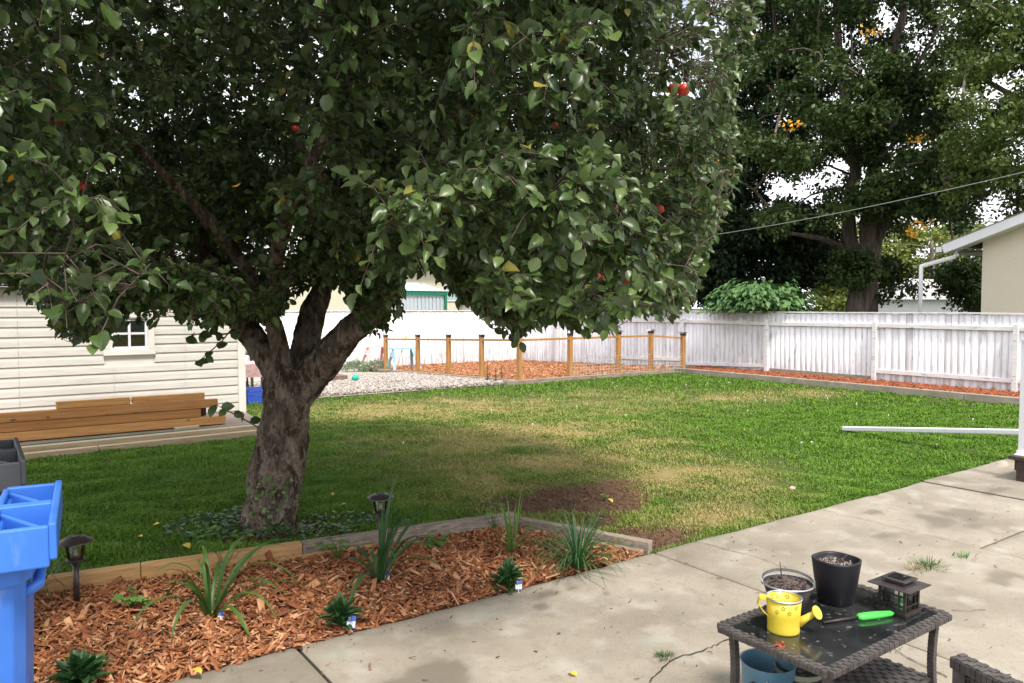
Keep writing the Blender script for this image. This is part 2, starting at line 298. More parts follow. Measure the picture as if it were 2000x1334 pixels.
M['creampot'] = mat('cream_enamel', (.33, .34, .24), (.42, .42, .31), rough=.45, scale=6)
M['tealball'] = mat('green_rubber', (.0, .42, .27), (.02, .5, .33), rough=.35)
M['pink'] = mat('pink_paint', (.75, .42, .42), (.85, .62, .6), rough=.7, scale=14)
M['bluepaint'] = mat('pale_blue_paint', (.28, .5, .6), (.4, .62, .7), rough=.7, scale=14, stretch=(1, 1, .4))
M['brownwood'] = mat('brown_wood', (.16, .1, .085), (.24, .16, .14), rough=.85, scale=8, bump=.2)
M['darkbrown'] = mat('dark_stained_wood', (.04, .025, .02), (.075, .05, .04), rough=.8, scale=8, stretch=(1, 6, 6), bump=.2)
M['whitemetal'] = mat('white_enamel', (.74, .75, .78), (.8, .81, .84), rough=.35, scale=4)
M['stucco'] = mat('beige_stucco', (.64, .57, .44), (.7, .63, .5), rough=.9, scale=30, bump=.4, bscale=80)
M['rock'] = mat('tan_rock', (.28, .22, .18), (.45, .38, .32), rough=.9, scale=9, bump=.6)
M['tagblue'] = mat('blue_tag', (.05, .1, .5), (.06, .12, .56), rough=.4)
M['tagwhite'] = mat('white_tag_picture', (.75, .76, .8), (.45, .55, .45), rough=.4, scale=90, lo=.45, hi=.6)
M['tagpink'] = mat('pink_tag_picture', (.75, .4, .45), (.7, .72, .7), rough=.4, scale=90, lo=.45, hi=.6)
M['yellowleaf'] = mat('yellow_fallen_leaf', (.7, .5, .05), (.8, .6, .12), rough=.6, scale=30, transl=.2)
M['red'] = mat('red_paint', (.45, .03, .03), (.5, .05, .04), rough=.5)
M['crate'] = mat('blue_crate_plastic', (.02, .07, .4), (.03, .09, .48), rough=.4)
def shingle_mat(name, c1, c2, mortar, sc):
    m = bpy.data.materials.new(name); m.use_nodes = True; N = m.node_tree.nodes; L = m.node_tree.links; b = N['Principled BSDF']; b.inputs['Roughness'].default_value = .9
    t = N.new('ShaderNodeTexCoord'); br = N.new('ShaderNodeTexBrick'); br.inputs['Color1'].default_value = lin(c1); br.inputs['Color2'].default_value = lin(c2); br.inputs['Mortar'].default_value = lin(mortar)
    br.inputs['Scale'].default_value = sc; br.inputs['Mortar Size'].default_value = .012; br.inputs['Row Height'].default_value = .14; br.inputs['Brick Width'].default_value = .45
    L.new(t.outputs['Object'], br.inputs['Vector']); L.new(br.outputs['Color'], b.inputs['Base Color']); n = N.new('ShaderNodeTexNoise'); n.inputs['Scale'].default_value = 90
    bp = N.new('ShaderNodeBump'); bp.inputs['Strength'].default_value = .3; L.new(t.outputs['Object'], n.inputs['Vector']); L.new(n.outputs['Fac'], bp.inputs['Height']); L.new(bp.outputs[0], b.inputs['Normal'])
    return m
M['shingle'] = shingle_mat('grey_shingles', (.42, .39, .42), (.5, .47, .5), (.2, .18, .2), 1)
M['shingle2'] = shingle_mat('weathered_shingles', (.4, .39, .38), (.5, .48, .47), (.25, .24, .24), .8)

# ------------------------------------------------------------------ ground
PENX, PENY, KX, FX, FY = 9.93, 13.75, 15.0, 16.1, 22.4
BED = [(-1.6, 5.55), (3.39, 4.80), (3.80, 3.70), (-1.6, 3.70)]
def terr(x, y): return -.28*min(1, max(0, (y-PENY)/(FY-PENY))) if y > PENY else 0.0
DRY = [(*G(x, y).xy, rx, ry, a) for x, y, rx, ry, a in ((760, 800, 1.9, 1.0, .95), (1000, 850, 1.9, 1.2, .9), (900, 800, 2.2, 1.2, .7), (1080, 900, 1.4, .9, .85), (960, 960, .6, .5, .6), (1150, 800, 2.2, 1.5, .35), (1330, 930, .9, .8, .75), (1380, 1000, .7, .5, .8), (1180, 980, 1.0, .6, .7),
     (1450, 775, 1.6, .7, .6), (1560, 770, 1.0, .6, .6), (1270, 780, 1.6, 1.0, .4), (1180, 770, 1.2, .7, .4), (1250, 870, .9, .7, .55), (1450, 960, .6, .5, .4), (1370, 790, 1.6, .9, .25), (620, 820, .8, .8, .4), (1280, 900, 1.0, .8, .45))]
DIRT = [(*G(x, y).xy, rx, ry, a) for x, y, rx, ry, a in ((1110, 970, .85, .34, 1.9), (1200, 985, .55, .33, 1.5), (1050, 985, .4, .2, 1.0), (1180, 1015, .35, .2, .8), (1240, 1040, .3, .2, .9), (1270, 1058, .45, .26, 1.6), (1180, 1020, .3, .15, .9), (1040, 965, .3, .15, .9), (540, 1040, .55, .35, 1.0), (480, 1030, .3, .3, .7))]
def gaus(L, X, Y):
    o = np.zeros_like(X)
    for cx, cy, rx, ry, a in L: o = np.maximum(o, a*np.exp(-(((X-cx)/rx)**2+((Y-cy)/ry)**2)))
    return o
def nz(X, Y, s, seed=0):
    return np.array([mnoise.noise(Vector((x*s+seed, y*s, seed*.7))) for x, y in zip(X, Y)])
def drymap(X, Y):
    g = gaus(DRY, X, Y); n = nz(X, Y, 1.6, 3)*.5+nz(X, Y, 5, 9)*.35+nz(X, Y, 14, 5)*.15
    return np.clip(g*(1+n*1.5)+n*.25*np.clip(g*3, .1, 1), 0, 1), np.clip(gaus(DIRT, X, Y)*(1+n*1.2)-.15, 0, 1)
xs = np.concatenate([[-400, -120, -40, -14, -6], np.arange(-3, 16.6, .12), [20, 30, 50, 120, 400]])
ys = np.concatenate([[-400, -120, -40, -10, 0], np.arange(2, 24, .12), [28, 40, 80, 200, 400]])
GX, GY = np.meshgrid(xs, ys); X = GX.ravel(); Y = GY.ravel()
dr, di = drymap(X, Y); Z = np.array([terr(x, y) for x, y in zip(X, Y)])+nz(X, Y, .9, 2)*.012
Z = np.where((Y < 3.85) & (Y > -1), Z-.02, Z)
i, j = np.meshgrid(np.arange(len(xs)-1), np.arange(len(ys)-1)); k = (j*len(xs)+i).ravel()
tagp(npobj('ground', np.stack([X, Y, Z], 1), [np.stack([k, k+1, k+1+len(xs), k+len(xs)], 1)], M['ground'], attrs={'dry': dr, 'dirt': di}, smooth=True), kind='structure')
# grass blades
def in_bed(X, Y): return (X < 3.85) & (Y < 5.53-(X+1.6)*.15) & (Y < 3.7+(3.80-X)*2.68+.12)
def lawn_mask(X, Y):
    m = (Y > 3.70) & (Y < 13.62) & (X < 15.02) & ~in_bed(X, Y)
    m &= ~((X < 3.2) & (Y > 10.12+.04*X)) & ~((X < 5.2) & (X > 3.1) & (Y > 13.7)) & ~((X < 3.55) & (Y > 10.4))
    return m
bx, by = [], []
for n_, d0, d1 in ((330000, 3.6, 8), (240000, 8, 13), (120000, 13, 21)):
    f = np.sqrt(rnd(n_, d0*d0, d1*d1)); r = rnd(n_, -.72, .72)*f
    x = f*math.sin(YAW)+r*math.cos(YAW); y = f*math.cos(YAW)-r*math.sin(YAW); k = lawn_mask(x, y); bx.append(x[k]); by.append(y[k])
bx = np.concatenate(bx); by = np.concatenate(by); dr, di = drymap(bx, by)
k = (rnd(len(bx)) > di*1.15+.35*(di > .08)*nz(bx, by, 9, 13)) & (rnd(len(bx)) > dr*.35); bx, by, dr, di = bx[k], by[k], dr[k], di[k]
n = len(bx); dist = np.hypot(bx, by); cl = nz(bx, by, 3.2, 7)
h = (.026+.026*rnd(n))*(1+1.0*cl)*(1-.45*dr)*(1-.5*di)*np.where((by < 3.82), 1.3, 1); w = .0032*np.clip(dist/5, 1, 4)*(.7+.6*rnd(n))
a = rnd(n, 0, 6.283); lean = rnd(n, .15, 1.0); d2 = np.stack([np.cos(a), np.sin(a)], 1); sd2 = np.stack([-np.sin(a), np.cos(a)], 1)
base = np.stack([bx, by, np.zeros(n)-.003], 1); S = np.concatenate([sd2*w[:, None], np.zeros((n, 1))], 1)
mid = base+np.concatenate([d2*(h*lean*.35)[:, None], (h*.65)[:, None]], 1); tip = base+np.concatenate([d2*(h*lean)[:, None], (h*(1.05-.4*lean))[:, None]], 1)
V = np.stack([base-S, base+S, mid+S*.8, mid-S*.8, tip], 1).reshape(-1, 3); o5 = np.arange(n)[:, None]*5
rn = np.clip(rnd(n)*.6+.4*(cl*.9+.5), 0, 1)
gd = np.clip(dr*(.5+1.3*rnd(n))+(rnd(n) < .025+.1*dr)*.6, 0, 1)
g_ = npobj('grass', V, [o5+np.array([[0, 1, 2, 3]]), o5+np.array([[3, 2, 4]])], M['grass'], attrs={'rnd': np.repeat(rn, 5), 'dry': np.repeat(gd, 5)})
tagp(g_, 'short lawn grass with green and straw yellow areas', 'grass', kind='stuff')

# ------------------------------------------------------------------ patio
PZ = .035
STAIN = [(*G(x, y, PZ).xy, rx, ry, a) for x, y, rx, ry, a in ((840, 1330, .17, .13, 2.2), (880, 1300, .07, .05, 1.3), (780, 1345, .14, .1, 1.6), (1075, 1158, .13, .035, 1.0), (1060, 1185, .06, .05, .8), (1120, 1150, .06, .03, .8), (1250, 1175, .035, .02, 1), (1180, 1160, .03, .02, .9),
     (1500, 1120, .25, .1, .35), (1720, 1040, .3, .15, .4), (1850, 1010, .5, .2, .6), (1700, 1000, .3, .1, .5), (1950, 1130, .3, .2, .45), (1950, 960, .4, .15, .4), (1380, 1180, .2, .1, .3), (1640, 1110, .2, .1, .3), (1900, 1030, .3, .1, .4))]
GREEN = [(*G(x, y, PZ).xy, rx, ry, a) for x, y, rx, ry, a in ((1060, 1230, .1, .05, .8), (1180, 1150, .12, .04, .8), (1150, 1290, .16, .06, .7), (630, 1290, .1, .05, .7), (1300, 1240, .15, .06, .6), (950, 1200, .2, .05, .4))]
xj = [-2.2, 1.30, 3.84, 5.80, 7.55, 9.6, 12.0]; yj = [-1.0, 2.43, 3.70]
V = []; Fq = []; st = []; gr = []
def slab(x0, x1, y0, y1, dark=0, dz=0):
    global V, Fq
    x0 += .008; x1 -= .008 if abs(x1-7.55) > .1 else .022; y0 += .008; y1 -= .008
    nx = max(2, int((x1-x0)/.045)); ny = max(2, int((y1-y0)/.045)); X, Y = np.meshgrid(np.concatenate([[x0], np.linspace(x0+.01, x1-.01, nx), [x1]]), np.concatenate([[y0], np.linspace(y0+.01, y1-.01, ny), [y1]]))
    ed = np.zeros_like(X); ed[0] = ed[-1] = 1; ed[:, 0] = ed[:, -1] = 1
    Xf, Yf = X.ravel(), Y.ravel(); nn = nz(Xf, Yf, 6, 1)
    if y1 > 3.6: Yf = np.where(Yf > y1-.03, Yf+nz(Xf, Xf*0, 1.1, 4)*.03+nz(Xf, Xf*0, 7, 4)*.012, Yf)
    Z = PZ+dz+nz(Xf, Yf, .7, 6)*.004-ed.ravel()*.008
    off = sum(len(v) for v in V); c = X.shape[1]; i, j = np.meshgrid(np.arange(c-1), np.arange(X.shape[0]-1)); k = (j*c+i).ravel()+off
    Fq.append(np.stack([k, k+1, k+1+c, k+c], 1)); V.append(np.stack([Xf, Yf, Z], 1))
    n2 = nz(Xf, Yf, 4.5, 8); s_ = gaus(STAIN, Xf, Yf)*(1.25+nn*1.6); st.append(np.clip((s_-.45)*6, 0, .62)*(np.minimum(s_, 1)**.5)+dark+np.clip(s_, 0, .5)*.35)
    gr.append(np.clip(gaus(GREEN, Xf, Yf)*(n2*2+.1)*1.4, 0, .6))
    # skirts
    ring = list(range(c))+[c*r+c-1 for r in range(1, X.shape[0])]+[c*(X.shape[0]-1)+q for q in range(c-2, -1, -1)]+[c*r for r in range(X.shape[0]-2, 0, -1)]
    P = V[-1][ring].copy(); P2 = P.copy(); P2[:, 2] = -.08; o2 = off+len(Xf); V.append(P); V.append(P2); L_ = len(ring); q = np.arange(L_)
    Fq.append(np.stack([o2+q, o2+L_+q, o2+L_+(q+1) % L_, o2+(q+1) % L_], 1)); st.append(np.full(2*L_, .45)); gr.append(np.zeros(2*L_))
for b_ in range(2):
    for a_ in range(6):
        if a_ in (0, 1, 2): continue
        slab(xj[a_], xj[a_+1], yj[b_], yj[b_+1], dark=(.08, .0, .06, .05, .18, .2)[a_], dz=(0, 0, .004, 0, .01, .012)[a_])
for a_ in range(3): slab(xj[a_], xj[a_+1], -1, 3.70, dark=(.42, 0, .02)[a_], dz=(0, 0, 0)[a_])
V = [v for v in V]
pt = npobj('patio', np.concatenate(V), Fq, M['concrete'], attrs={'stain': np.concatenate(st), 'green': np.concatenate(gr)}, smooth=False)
# slabs over x 3.84..5.8 back row overlap handled by separate columns
tagp(pt, kind='structure')
M['joint'] = mat('joint_dirt', (.03, .022, .015), (.06, .045, .03), rough=1, scale=30, bump=.5)
mb = MB(); mb.box((5, 1.35, -.02), (14.6, 4.64, .03)); tagp(mb.build('soil_under_patio', M['joint']), kind='structure')
def crack(pts, w=.004):
    mb = MB(); P = []
    for a_, b_ in zip(pts[:-1], pts[1:]):
        for t in np.linspace(0, 1, 8, endpoint=False): P.append(a_.lerp(b_, t)+Vector((random.uniform(-.01, .01), random.uniform(-.01, .01), 0)))
    P.append(pts[-1]); vs = []; fs = []
    for i_, p in enumerate(P):
        d = (P[min(i_+1, len(P)-1)]-P[max(i_-1, 0)]).normalized(); s_ = Vector((-d.y, d.x, 0))*w*random.uniform(.3, 1); z = Vector((0, 0, .0065)); vs += [p-s_+z, p+s_+z]
    for i_ in range(len(P)-1): fs.append((2*i_, 2*i_+1, 2*i_+3, 2*i_+2))
    mb.add(vs, fs); return mb
mbc = MB()
for pts in (((1428, 1246), (1385, 1268), (1310, 1290), (1270, 1334)), ((1660, 1240), (1730, 1262), (1790, 1295), (1850, 1325)), ((1560, 1160), (1475, 1160)), ((1860, 1195), (1925, 1193)), ((1325, 1050), (1480, 1090), (1560, 1120))):
    c_ = crack([G(x, y, PZ) for x, y in pts], .003 if len(pts) < 4 else .005); mbc.add(c_.V, c_.Fc)
tagp(mbc.build('patio_cracks', M['joint']), kind='structure')

# ------------------------------------------------------------------ mulch beds
def poly_mask(P, X, Y):
    ins = np.zeros(len(X), bool); n_ = len(P)
    for i_ in range(n_):
        x1, y1 = P[i_]; x2, y2 = P[(i_+1) % n_]
        c_ = ((y1 > Y) != (y2 > Y)) & (X < (x2-x1)*(Y-y1)/(y2-y1+1e-12)+x1); ins ^= c_
    return ins
def chips(name, mask, bbox, n_, zf, L_, Wd, H_, m, label, cat, tilt=.35, T=CHIP_T, Fc=CHIP_F):
    X = rnd(n_, bbox[0], bbox[1]); Y = rnd(n_, bbox[2], bbox[3]); k = mask(X, Y); X, Y = X[k], Y[k]; n2 = len(X)
    a_ = rnd(n2, 0, 6.283); d = np.stack([np.cos(a_), np.sin(a_), RNG.normal(0, tilt, n2)], 1); u = np.stack([RNG.normal(0, tilt, n2), RNG.normal(0, tilt, n2), np.ones(n2)], 1)
    s_ = RNG.lognormal(0, .38, n2); sc_ = np.stack([L_*s_*rnd(n2, .6, 1.3), Wd*s_*rnd(n2, .5, 1.5), H_*rnd(n2, .6, 1.6)], 1)
    Z = zf(X, Y)+rnd(n2, -.004, .018)*(H_/.005)**.5; V_, F_ = scatter(T, Fc, np.stack([X, Y, Z], 1), frames(d, u), sc_)
    return tagp(npobj(name, V_, F_, m, attrs={'rnd': np.repeat(np.clip(RNG.beta(2, 2.2, n2), 0, 1), len(T))}), label, cat, kind='stuff')
def sheet(name, x0, x1, y0, y1, zf, m, step=.12, mask=None):
    X, Y = np.meshgrid(np.arange(x0, x1+step/2, step), np.arange(y0, y1+step/2, step)); c = X.shape[1]; i, j = np.meshgrid(np.arange(c-1), np.arange(X.shape[0]-1)); k = (j*c+i).ravel()
    Xf, Yf = X.ravel(), Y.ravel(); Fq_ = np.stack([k, k+1, k+1+c, k+c], 1)
    if mask is not None: mk = mask(Xf, Yf); Fq_ = Fq_[mk[Fq_].all(1)]
    return tagp(npobj(name, np.stack([Xf, Yf, zf(Xf, Yf)], 1), [Fq_], m, smooth=True), kind='structure')
bedpoly = [(-1.6, 5.50), (3.36, 4.76), (3.75, 3.69), (-1.6, 3.69)]
bz = lambda X, Y: .03+.010*np.clip((Y-3.7)/.5, 0, 1)+.010*nz(X, Y, 2.5, 3)
sheet('bed_soil', -1.6, 3.9, 3.675, 5.5, bz, M['mulchbase'], .06, lambda X, Y: poly_mask([(-1.7, 5.56), (3.40, 4.82), (3.79, 3.66), (-1.7, 3.66)], X, Y))
chips('mulch_dust', lambda X, Y: poly_mask(bedpoly, X, Y), (-1.2, 3.8, 3.66, 5.5), 26000, bz, .026, .006, .003, M['mulchdark'], 'fine dark shreds between the orange wood chips of the front bed', 'mulch')
chips('bark_debris', lambda X, Y: (gaus(DIRT, X, Y) > .35+.3*rnd(len(X))) & ~in_bed(X, Y) & (Y > 3.72), (0, 6, 3.7, 7), 26000, lambda X, Y: np.full_like(X, .004), .022, .007, .003, M['mulchdark'], 'brown shredded debris on the bare earth patches of the lawn', 'debris')
chips('wood_chip_mulch', lambda X, Y: poly_mask(bedpoly, X, Y), (-1.2, 3.8, 3.7, 5.5), 27000, bz, .062, .0125, .006, M['mulch'], 'orange cedar wood chips filling the front flower bed', 'mulch', tilt=.45)
chips('patio_debris', lambda X, Y: ((rnd(len(X)) < .06) | ((Y > 3.5) & (X < 3.9) & (rnd(len(X)) < .3)) | ((np.abs(Y-2.43) < .05) & (rnd(len(X)) < .5))), (.9, 9, .8, 3.68), 5200, lambda X, Y: np.full_like(X, PZ+.003), .017, .004, .002, M['mulchdark'], 'scattered bits of bark and grit on the concrete patio', 'debris')
pz = lambda X, Y: .03-.28*np.clip((Y-PENY)/(FY-PENY), 0, 1)
sheet('pen_soil', PENX+.05, FX-.05, PENY+.05, FY-.05, lambda X, Y: pz(X, Y)+.01, M['mulchbase'], .3)
chips('pen_mulch', lambda X, Y: X < FX-.1, (PENX+.1, FX-.1, PENY+.1, FY-.1), 42000, lambda X, Y: pz(X, Y)+.02, .075, .026, .012, M['mulch'], 'orange wood chips covering the ground of the fenced pen', 'mulch')
kz = lambda X, Y: np.full_like(X, .10)
sheet('strip_soil', KX+.05, FX-.02, 3.2, 13.7, kz, M['mulchbase'], .3)
chips('strip_mulch', lambda X, Y: X > 0, (KX+.08, FX-.04, 3.3, 13.7), 16000, lambda X, Y: kz(X, Y)+.012, .07, .018, .008, M['mulchred'], 'red wood chips in the narrow strip below the white fence', 'mulch')
OCT = np.array([(.5, 0, 0), (-.5, 0, 0), (0, .5, 0), (0, -.5, 0), (0, 0, .5), (0, 0, -.5), (.3, .3, .25), (-.3, .25, .3)])
OF = [np.array([(0, 2, 4), (2, 1, 4), (1, 3, 4), (3, 0, 4), (2, 0, 5), (1, 2, 5), (3, 1, 5), (0, 3, 5)])]
gmask = lambda X, Y: (X > 4.8) & (X < PENX-.1) & (Y > 13.85+.03*(PENX-X)) & (Y < 19.2+.5*np.sin(X))
gz = lambda X, Y: .012-.28*np.clip((Y-PENY)/(FY-PENY), 0, 1)
sheet('gravel_ground', 4.6, PENX-.1, 13.85, 22.3, gz, M['gravelbase'], .3)
gpat = [(7.9, 15.9, .9, .22, 1.2), (9.2, 14.6, .5, .25, 1), (6.6, 16.3, .8, .3, .8)]
chips('white_gravel', lambda X, Y: gmask(X, Y) & (gaus(gpat, X, Y) < rnd(len(X), .2, 1.1)), (4.7, PENX, 13.8, 19.8), 32000, lambda X, Y: gz(X, Y)+.012, .05, .045, .035, M['stones'], 'pale white and grey gravel stones beside the pen', 'gravel', T=OCT, Fc=OF)

# ------------------------------------------------------------------ plants helpers
def straps(c, n_, L_, wd, m, parent, name, spread=1.0, up=1.0, seg=7, droop=1.0, r0=.03):
    """arching strap leaves"""
    V_ = []; F4 = []; R_ = []
    for q in range(n_):
        a_ = random.uniform(0, 6.283); l = L_*random.uniform(.55, 1.05); el = random.uniform(.25, 1.0)**.6*up*1.35; dr_ = droop*random.uniform(.7, 1.6)
        p = Vector(c)+Vector((math.cos(a_), math.sin(a_), 0))*r0*random.random(); d = Vector((math.cos(a_)*math.cos(el)*spread, math.sin(a_)*math.cos(el)*spread, math.sin(el))).normalized()
        sv = Vector((-math.sin(a_+random.uniform(-.5, .5)), math.cos(a_), 0)); k0 = len(V_); rr = random.random()
        for s_ in range(seg+1):
            t = s_/seg; w_ = wd*(.6+.8*t if t < .4 else 1.0*(1-((t-.4)/.6)**2)+.02)*.5
            V_ += [p-sv*w_+Vector((0, 0, w_*.5)), p, p+sv*w_+Vector((0, 0, w_*.5))]; R_ += [min(1, rr*.7+.3*t)]*3
            p = p+d*(l/seg); d = (d+Vector((0, 0, -dr_*(.12+.35*t)))).normalized()
            if p.z < c[2]+.005: p.z = c[2]+.005
        for s_ in range(seg):
            b_ = k0+3*s_; F4 += [(b_, b_+1, b_+4, b_+3), (b_+1, b_+2, b_+5, b_+4)]
    return npobj(name, np.array([tuple(v) for v in V_]), [np.array(F4)], m, parent, attrs={'rnd': R_}, smooth=True)
def leafset(name, pos, dirs, ups, size, m, parent, T=LEAF_T, Fc=None, r=None, extra=None):
    Fc = Fc or [LEAF_Q, LEAF_3]; V_, F_ = scatter(T, Fc, np.asarray(pos, float), frames(np.asarray(dirs, float), np.asarray(ups, float)), size)
    n_ = len(pos); r = rnd(n_) if r is None else r
    return npobj(name, V_, F_, m, parent, attrs={'rnd': np.repeat(r, len(T))}, smooth=True)
def tuft(loc, n_, size, m, name, label, cat, group=None, h=.12, parent=None, narrow=1.0):
    t = thing(name, loc, label, cat, group); c = np.array(loc); a_ = rnd(n_, 0, 6.283); el = rnd(n_, .1, 1.4); lv = rnd(n_, 0, h)
    d = np.stack([np.cos(a_)*np.cos(el), np.sin(a_)*np.cos(el), np.sin(el)], 1); pos = c+d*np.array([.35, .35, .1])*size*rnd(n_, .1, 1)[:, None]+np.stack([0*lv, 0*lv, lv], 1)
    T = LEAF_T.copy(); T[:, 1] *= narrow
    leafset('foliage', pos, d, np.array([0, 0, 1.])+.4*rdir(n_)+d*.01, size*rnd(n_, .6, 1.1), m, t, T=T); mb = MB()
    for q in range(6): e = Vector((random.uniform(-.4, .4)*size, random.uniform(-.4, .4)*size, h)); mb.tube([Vector(loc), Vector(loc)+e*.6, Vector(loc)+e], [.003, .002, .001], 4)
    mb.build('stem', m, t); return t
def seedling(loc, h, n_, size, name, label, cat, m=None):
    """thin stems each ending in a lobed palmate leaf"""
    t = thing(name, loc, label, cat); m = m or M['freshleaf']; mb = MB(); P = []; D = []; U = []; S = []
    for q in range(n_):
        a_ = random.uniform(0, 6.283); r_ = random.uniform(.15, 1)*h*.8; tip = Vector(loc)+Vector((math.cos(a_)*r_, math.sin(a_)*r_, h*random.uniform(.45, 1)))
        mb.tube([Vector(loc), Vector(loc).lerp(tip, .5)+Vector((0, 0, h*.15)), tip], [.003, .002, .0015], 4); s_ = size*random.uniform(.6, 1.1); u = Vector((random.uniform(-.4, .4), random.uniform(-.4, .4), 1))
        for k_ in range(5):
            b_ = a_+(k_-2)*.85; P.append(tip); D.append((math.cos(b_), math.sin(b_), -.15)); U.append(u); S.append(s_*(1, .8, .55)[abs(k_-2)])
    mb.build('stem', m, t); T = LEAF_T.copy(); T[:, 1] *= 1.15; leafset('foliage', P, D, U, np.array(S), m, t, T=T, r=np.repeat(rnd(n_), 5)); return t

# ------------------------------------------------------------------ timber edging of the front bed
tb = thing('flower_bed_edging', (1, 5.1, 0), 'low timber edging around the front mulch bed, part fresh cedar and part grey', 'bed edging')
def brd(a, b, w, h, z0, m, name='board', parent=None, bev=.006, up=(0, 0, 1), lab=None):
    mb = MB(); mb.bar(Vector((a[0], a[1], z0+h/2)), Vector((b[0], b[1], z0+h/2)), w, h); o = mb.build(name, m, parent, bevel=bev)
    if lab: o['label'] = lab
    return o
def edge_pt(px): # along the back edge of the bed
    for x in np.linspace(-2, 3.6, 1200):
        u, v, d = proj_np([(x, 5.51-(x+1.6)*.15, .13)]); 
        if u[0] >= px: return x
    return 3.39
ex = [-1.7, edge_pt(275), edge_pt(590), 3.42]
for i_, (a_, b_, m_, l_) in enumerate(((ex[0], ex[1], 'timber', 'orange cedar board with a dark knot'), (ex[1]+.004, ex[2], 'timber', 'orange cedar board beside the grey one'), (ex[2]+.004, ex[3], 'oldtimber', 'long grey weathered board'))):
    f = lambda x: 5.53-(x+1.6)*.15
    brd((a_, f(a_)), (b_, f(b_)), .085, .145, -.005, M[m_], 'board', tb, lab=l_)
brd((ex[2]-.2, 5.46-(ex[2]+1.4)*.15), (ex[2]+.55, 5.46-(ex[2]+2.15)*.15), .03, .075, 0, M['timber'], 'board', tb)
brd((3.44, 4.72), (3.83, 3.72), .07, .115, -.005, M['oldtimbery'], 'board', tb, lab='grey end board running to the patio')
brd((3.36, 4.74), (3.75, 3.72), .05, .08, -.02, M['oldtimbery'], 'board', tb)

# ------------------------------------------------------------------ pen kerbs and the pen fence
pk = thing('pen_edging', (PENX, PENY, 0), 'grey timber edging along the front and side of the mulched pen', 'timber edging')
for x0, x1 in ((9.6, 12.2), (12.21, 14.95)): brd((x0, PENY), (x1, PENY), .12, .12, -.03, M['oldtimber'], 'board', pk)
for y0, y1 in ((13.82, 16.4), (16.41, 19.0), (19.01, 21.0)):
    mb = MB(); za, zb = terr(0, y0), terr(0, y1); mb.bar((PENX-.06, y0, za+.04), (PENX-.06, y1, zb+.04), .12, .12); mb.build('board', M['oldtimbery'], pk, bevel=.008)
kb = thing('concrete_kerb', (KX, 8, 0), 'long low concrete kerb holding the red mulch strip', 'kerb')
for q, (y0, y1) in enumerate(((3.0, 6.6), (6.61, 10.2), (10.21, 13.82))):
    mb = MB(); mb.box((KX, (y0+y1)/2, .05), (.13, y1-y0, .17)); mb.build('kerb_section', M['concrete'], kb, bevel=.01)
mb = MB(); mb.box((KX+.5, 13.8, .05), (.9, .1, .16)); mb.build('kerb_section', M['concrete'], kb, bevel=.01)
pf = thing('pen_fence', (10.0, 13.78, 0), 'low cedar post fence with thin top rail and solar caps around the mulch pen', 'fence')
def capped_post(x, y, z0, z1):
    mb = MB(); mb.box((x, y, (z0+z1)/2), (.1, .1, z1-z0)); p = mb.build('post', M['posts'], pf, bevel=.006)
    mb = MB(); mb.box((x, y, z1+.03), (.11, .11, .06)); mb.build('cap_base', M['bronze'], p)
    mb = MB(); mb.add([(x-.1, y-.1, z1+.061), (x+.1, y-.1, z1+.061), (x+.1, y+.1, z1+.061), (x-.1, y+.1, z1+.061), (x-.04, y-.04, z1+.1), (x+.04, y-.04, z1+.1), (x+.04, y+.04, z1+.1), (x-.04, y+.04, z1+.1)], [(0, 3, 2, 1), (4, 5, 6, 7), (0, 1, 5, 4), (1, 2, 6, 5), (2, 3, 7, 6), (3, 0, 4, 7)])
    mb.build('solar_cap', M['chrome'], p)
pp = [(9.99, 20.5), (9.98, 18.5), (9.98, 16.85), (9.98, 15.3), (10.0, 13.78), (11.5, 13.82), (13.07, 13.84), (14.2, 13.84), (15.02, 13.5)]
tops = []
for x, y in pp:
    z0 = terr(x, y)-.02 if x < 15 else .1; z1 = z0+1.07 if x < 15 else .98
    capped_post(x, y, z0, z1); tops.append(Vector((x, y, z1-.07)))
for a_, b_ in zip(tops[:-1], tops[1:]): d = (b_-a_).normalized()*.05; mb = MB(); mb.bar(a_+d, b_-d, .04, .05); mb.build('rail', M['posts'], pf)
mb = MB()
for a_, b_ in zip(pp[5:8], pp[6:9]):
    a3 = Vector((a_[0], a_[1]-.055, .02)); b3 = Vector((b_[0], b_[1]-.055, .02)); n_ = int((b3-a3).length/.09)
    for q in range(n_+1): p = a3.lerp(b3, q/n_); mb.tube([p, p+Vector((0, 0, .5))], .0035, 4)
    for q in range(7): z = Vector((0, 0, .03+q*.077)); mb.tube([a3+z, b3+z], .0035, 4)
M['wire'] = mat('galvanised_wire', (.55, .5, .42), (.65, .6, .52), rough=.4, metal=.3); mb.build('wire_mesh', M['wire'], pf)

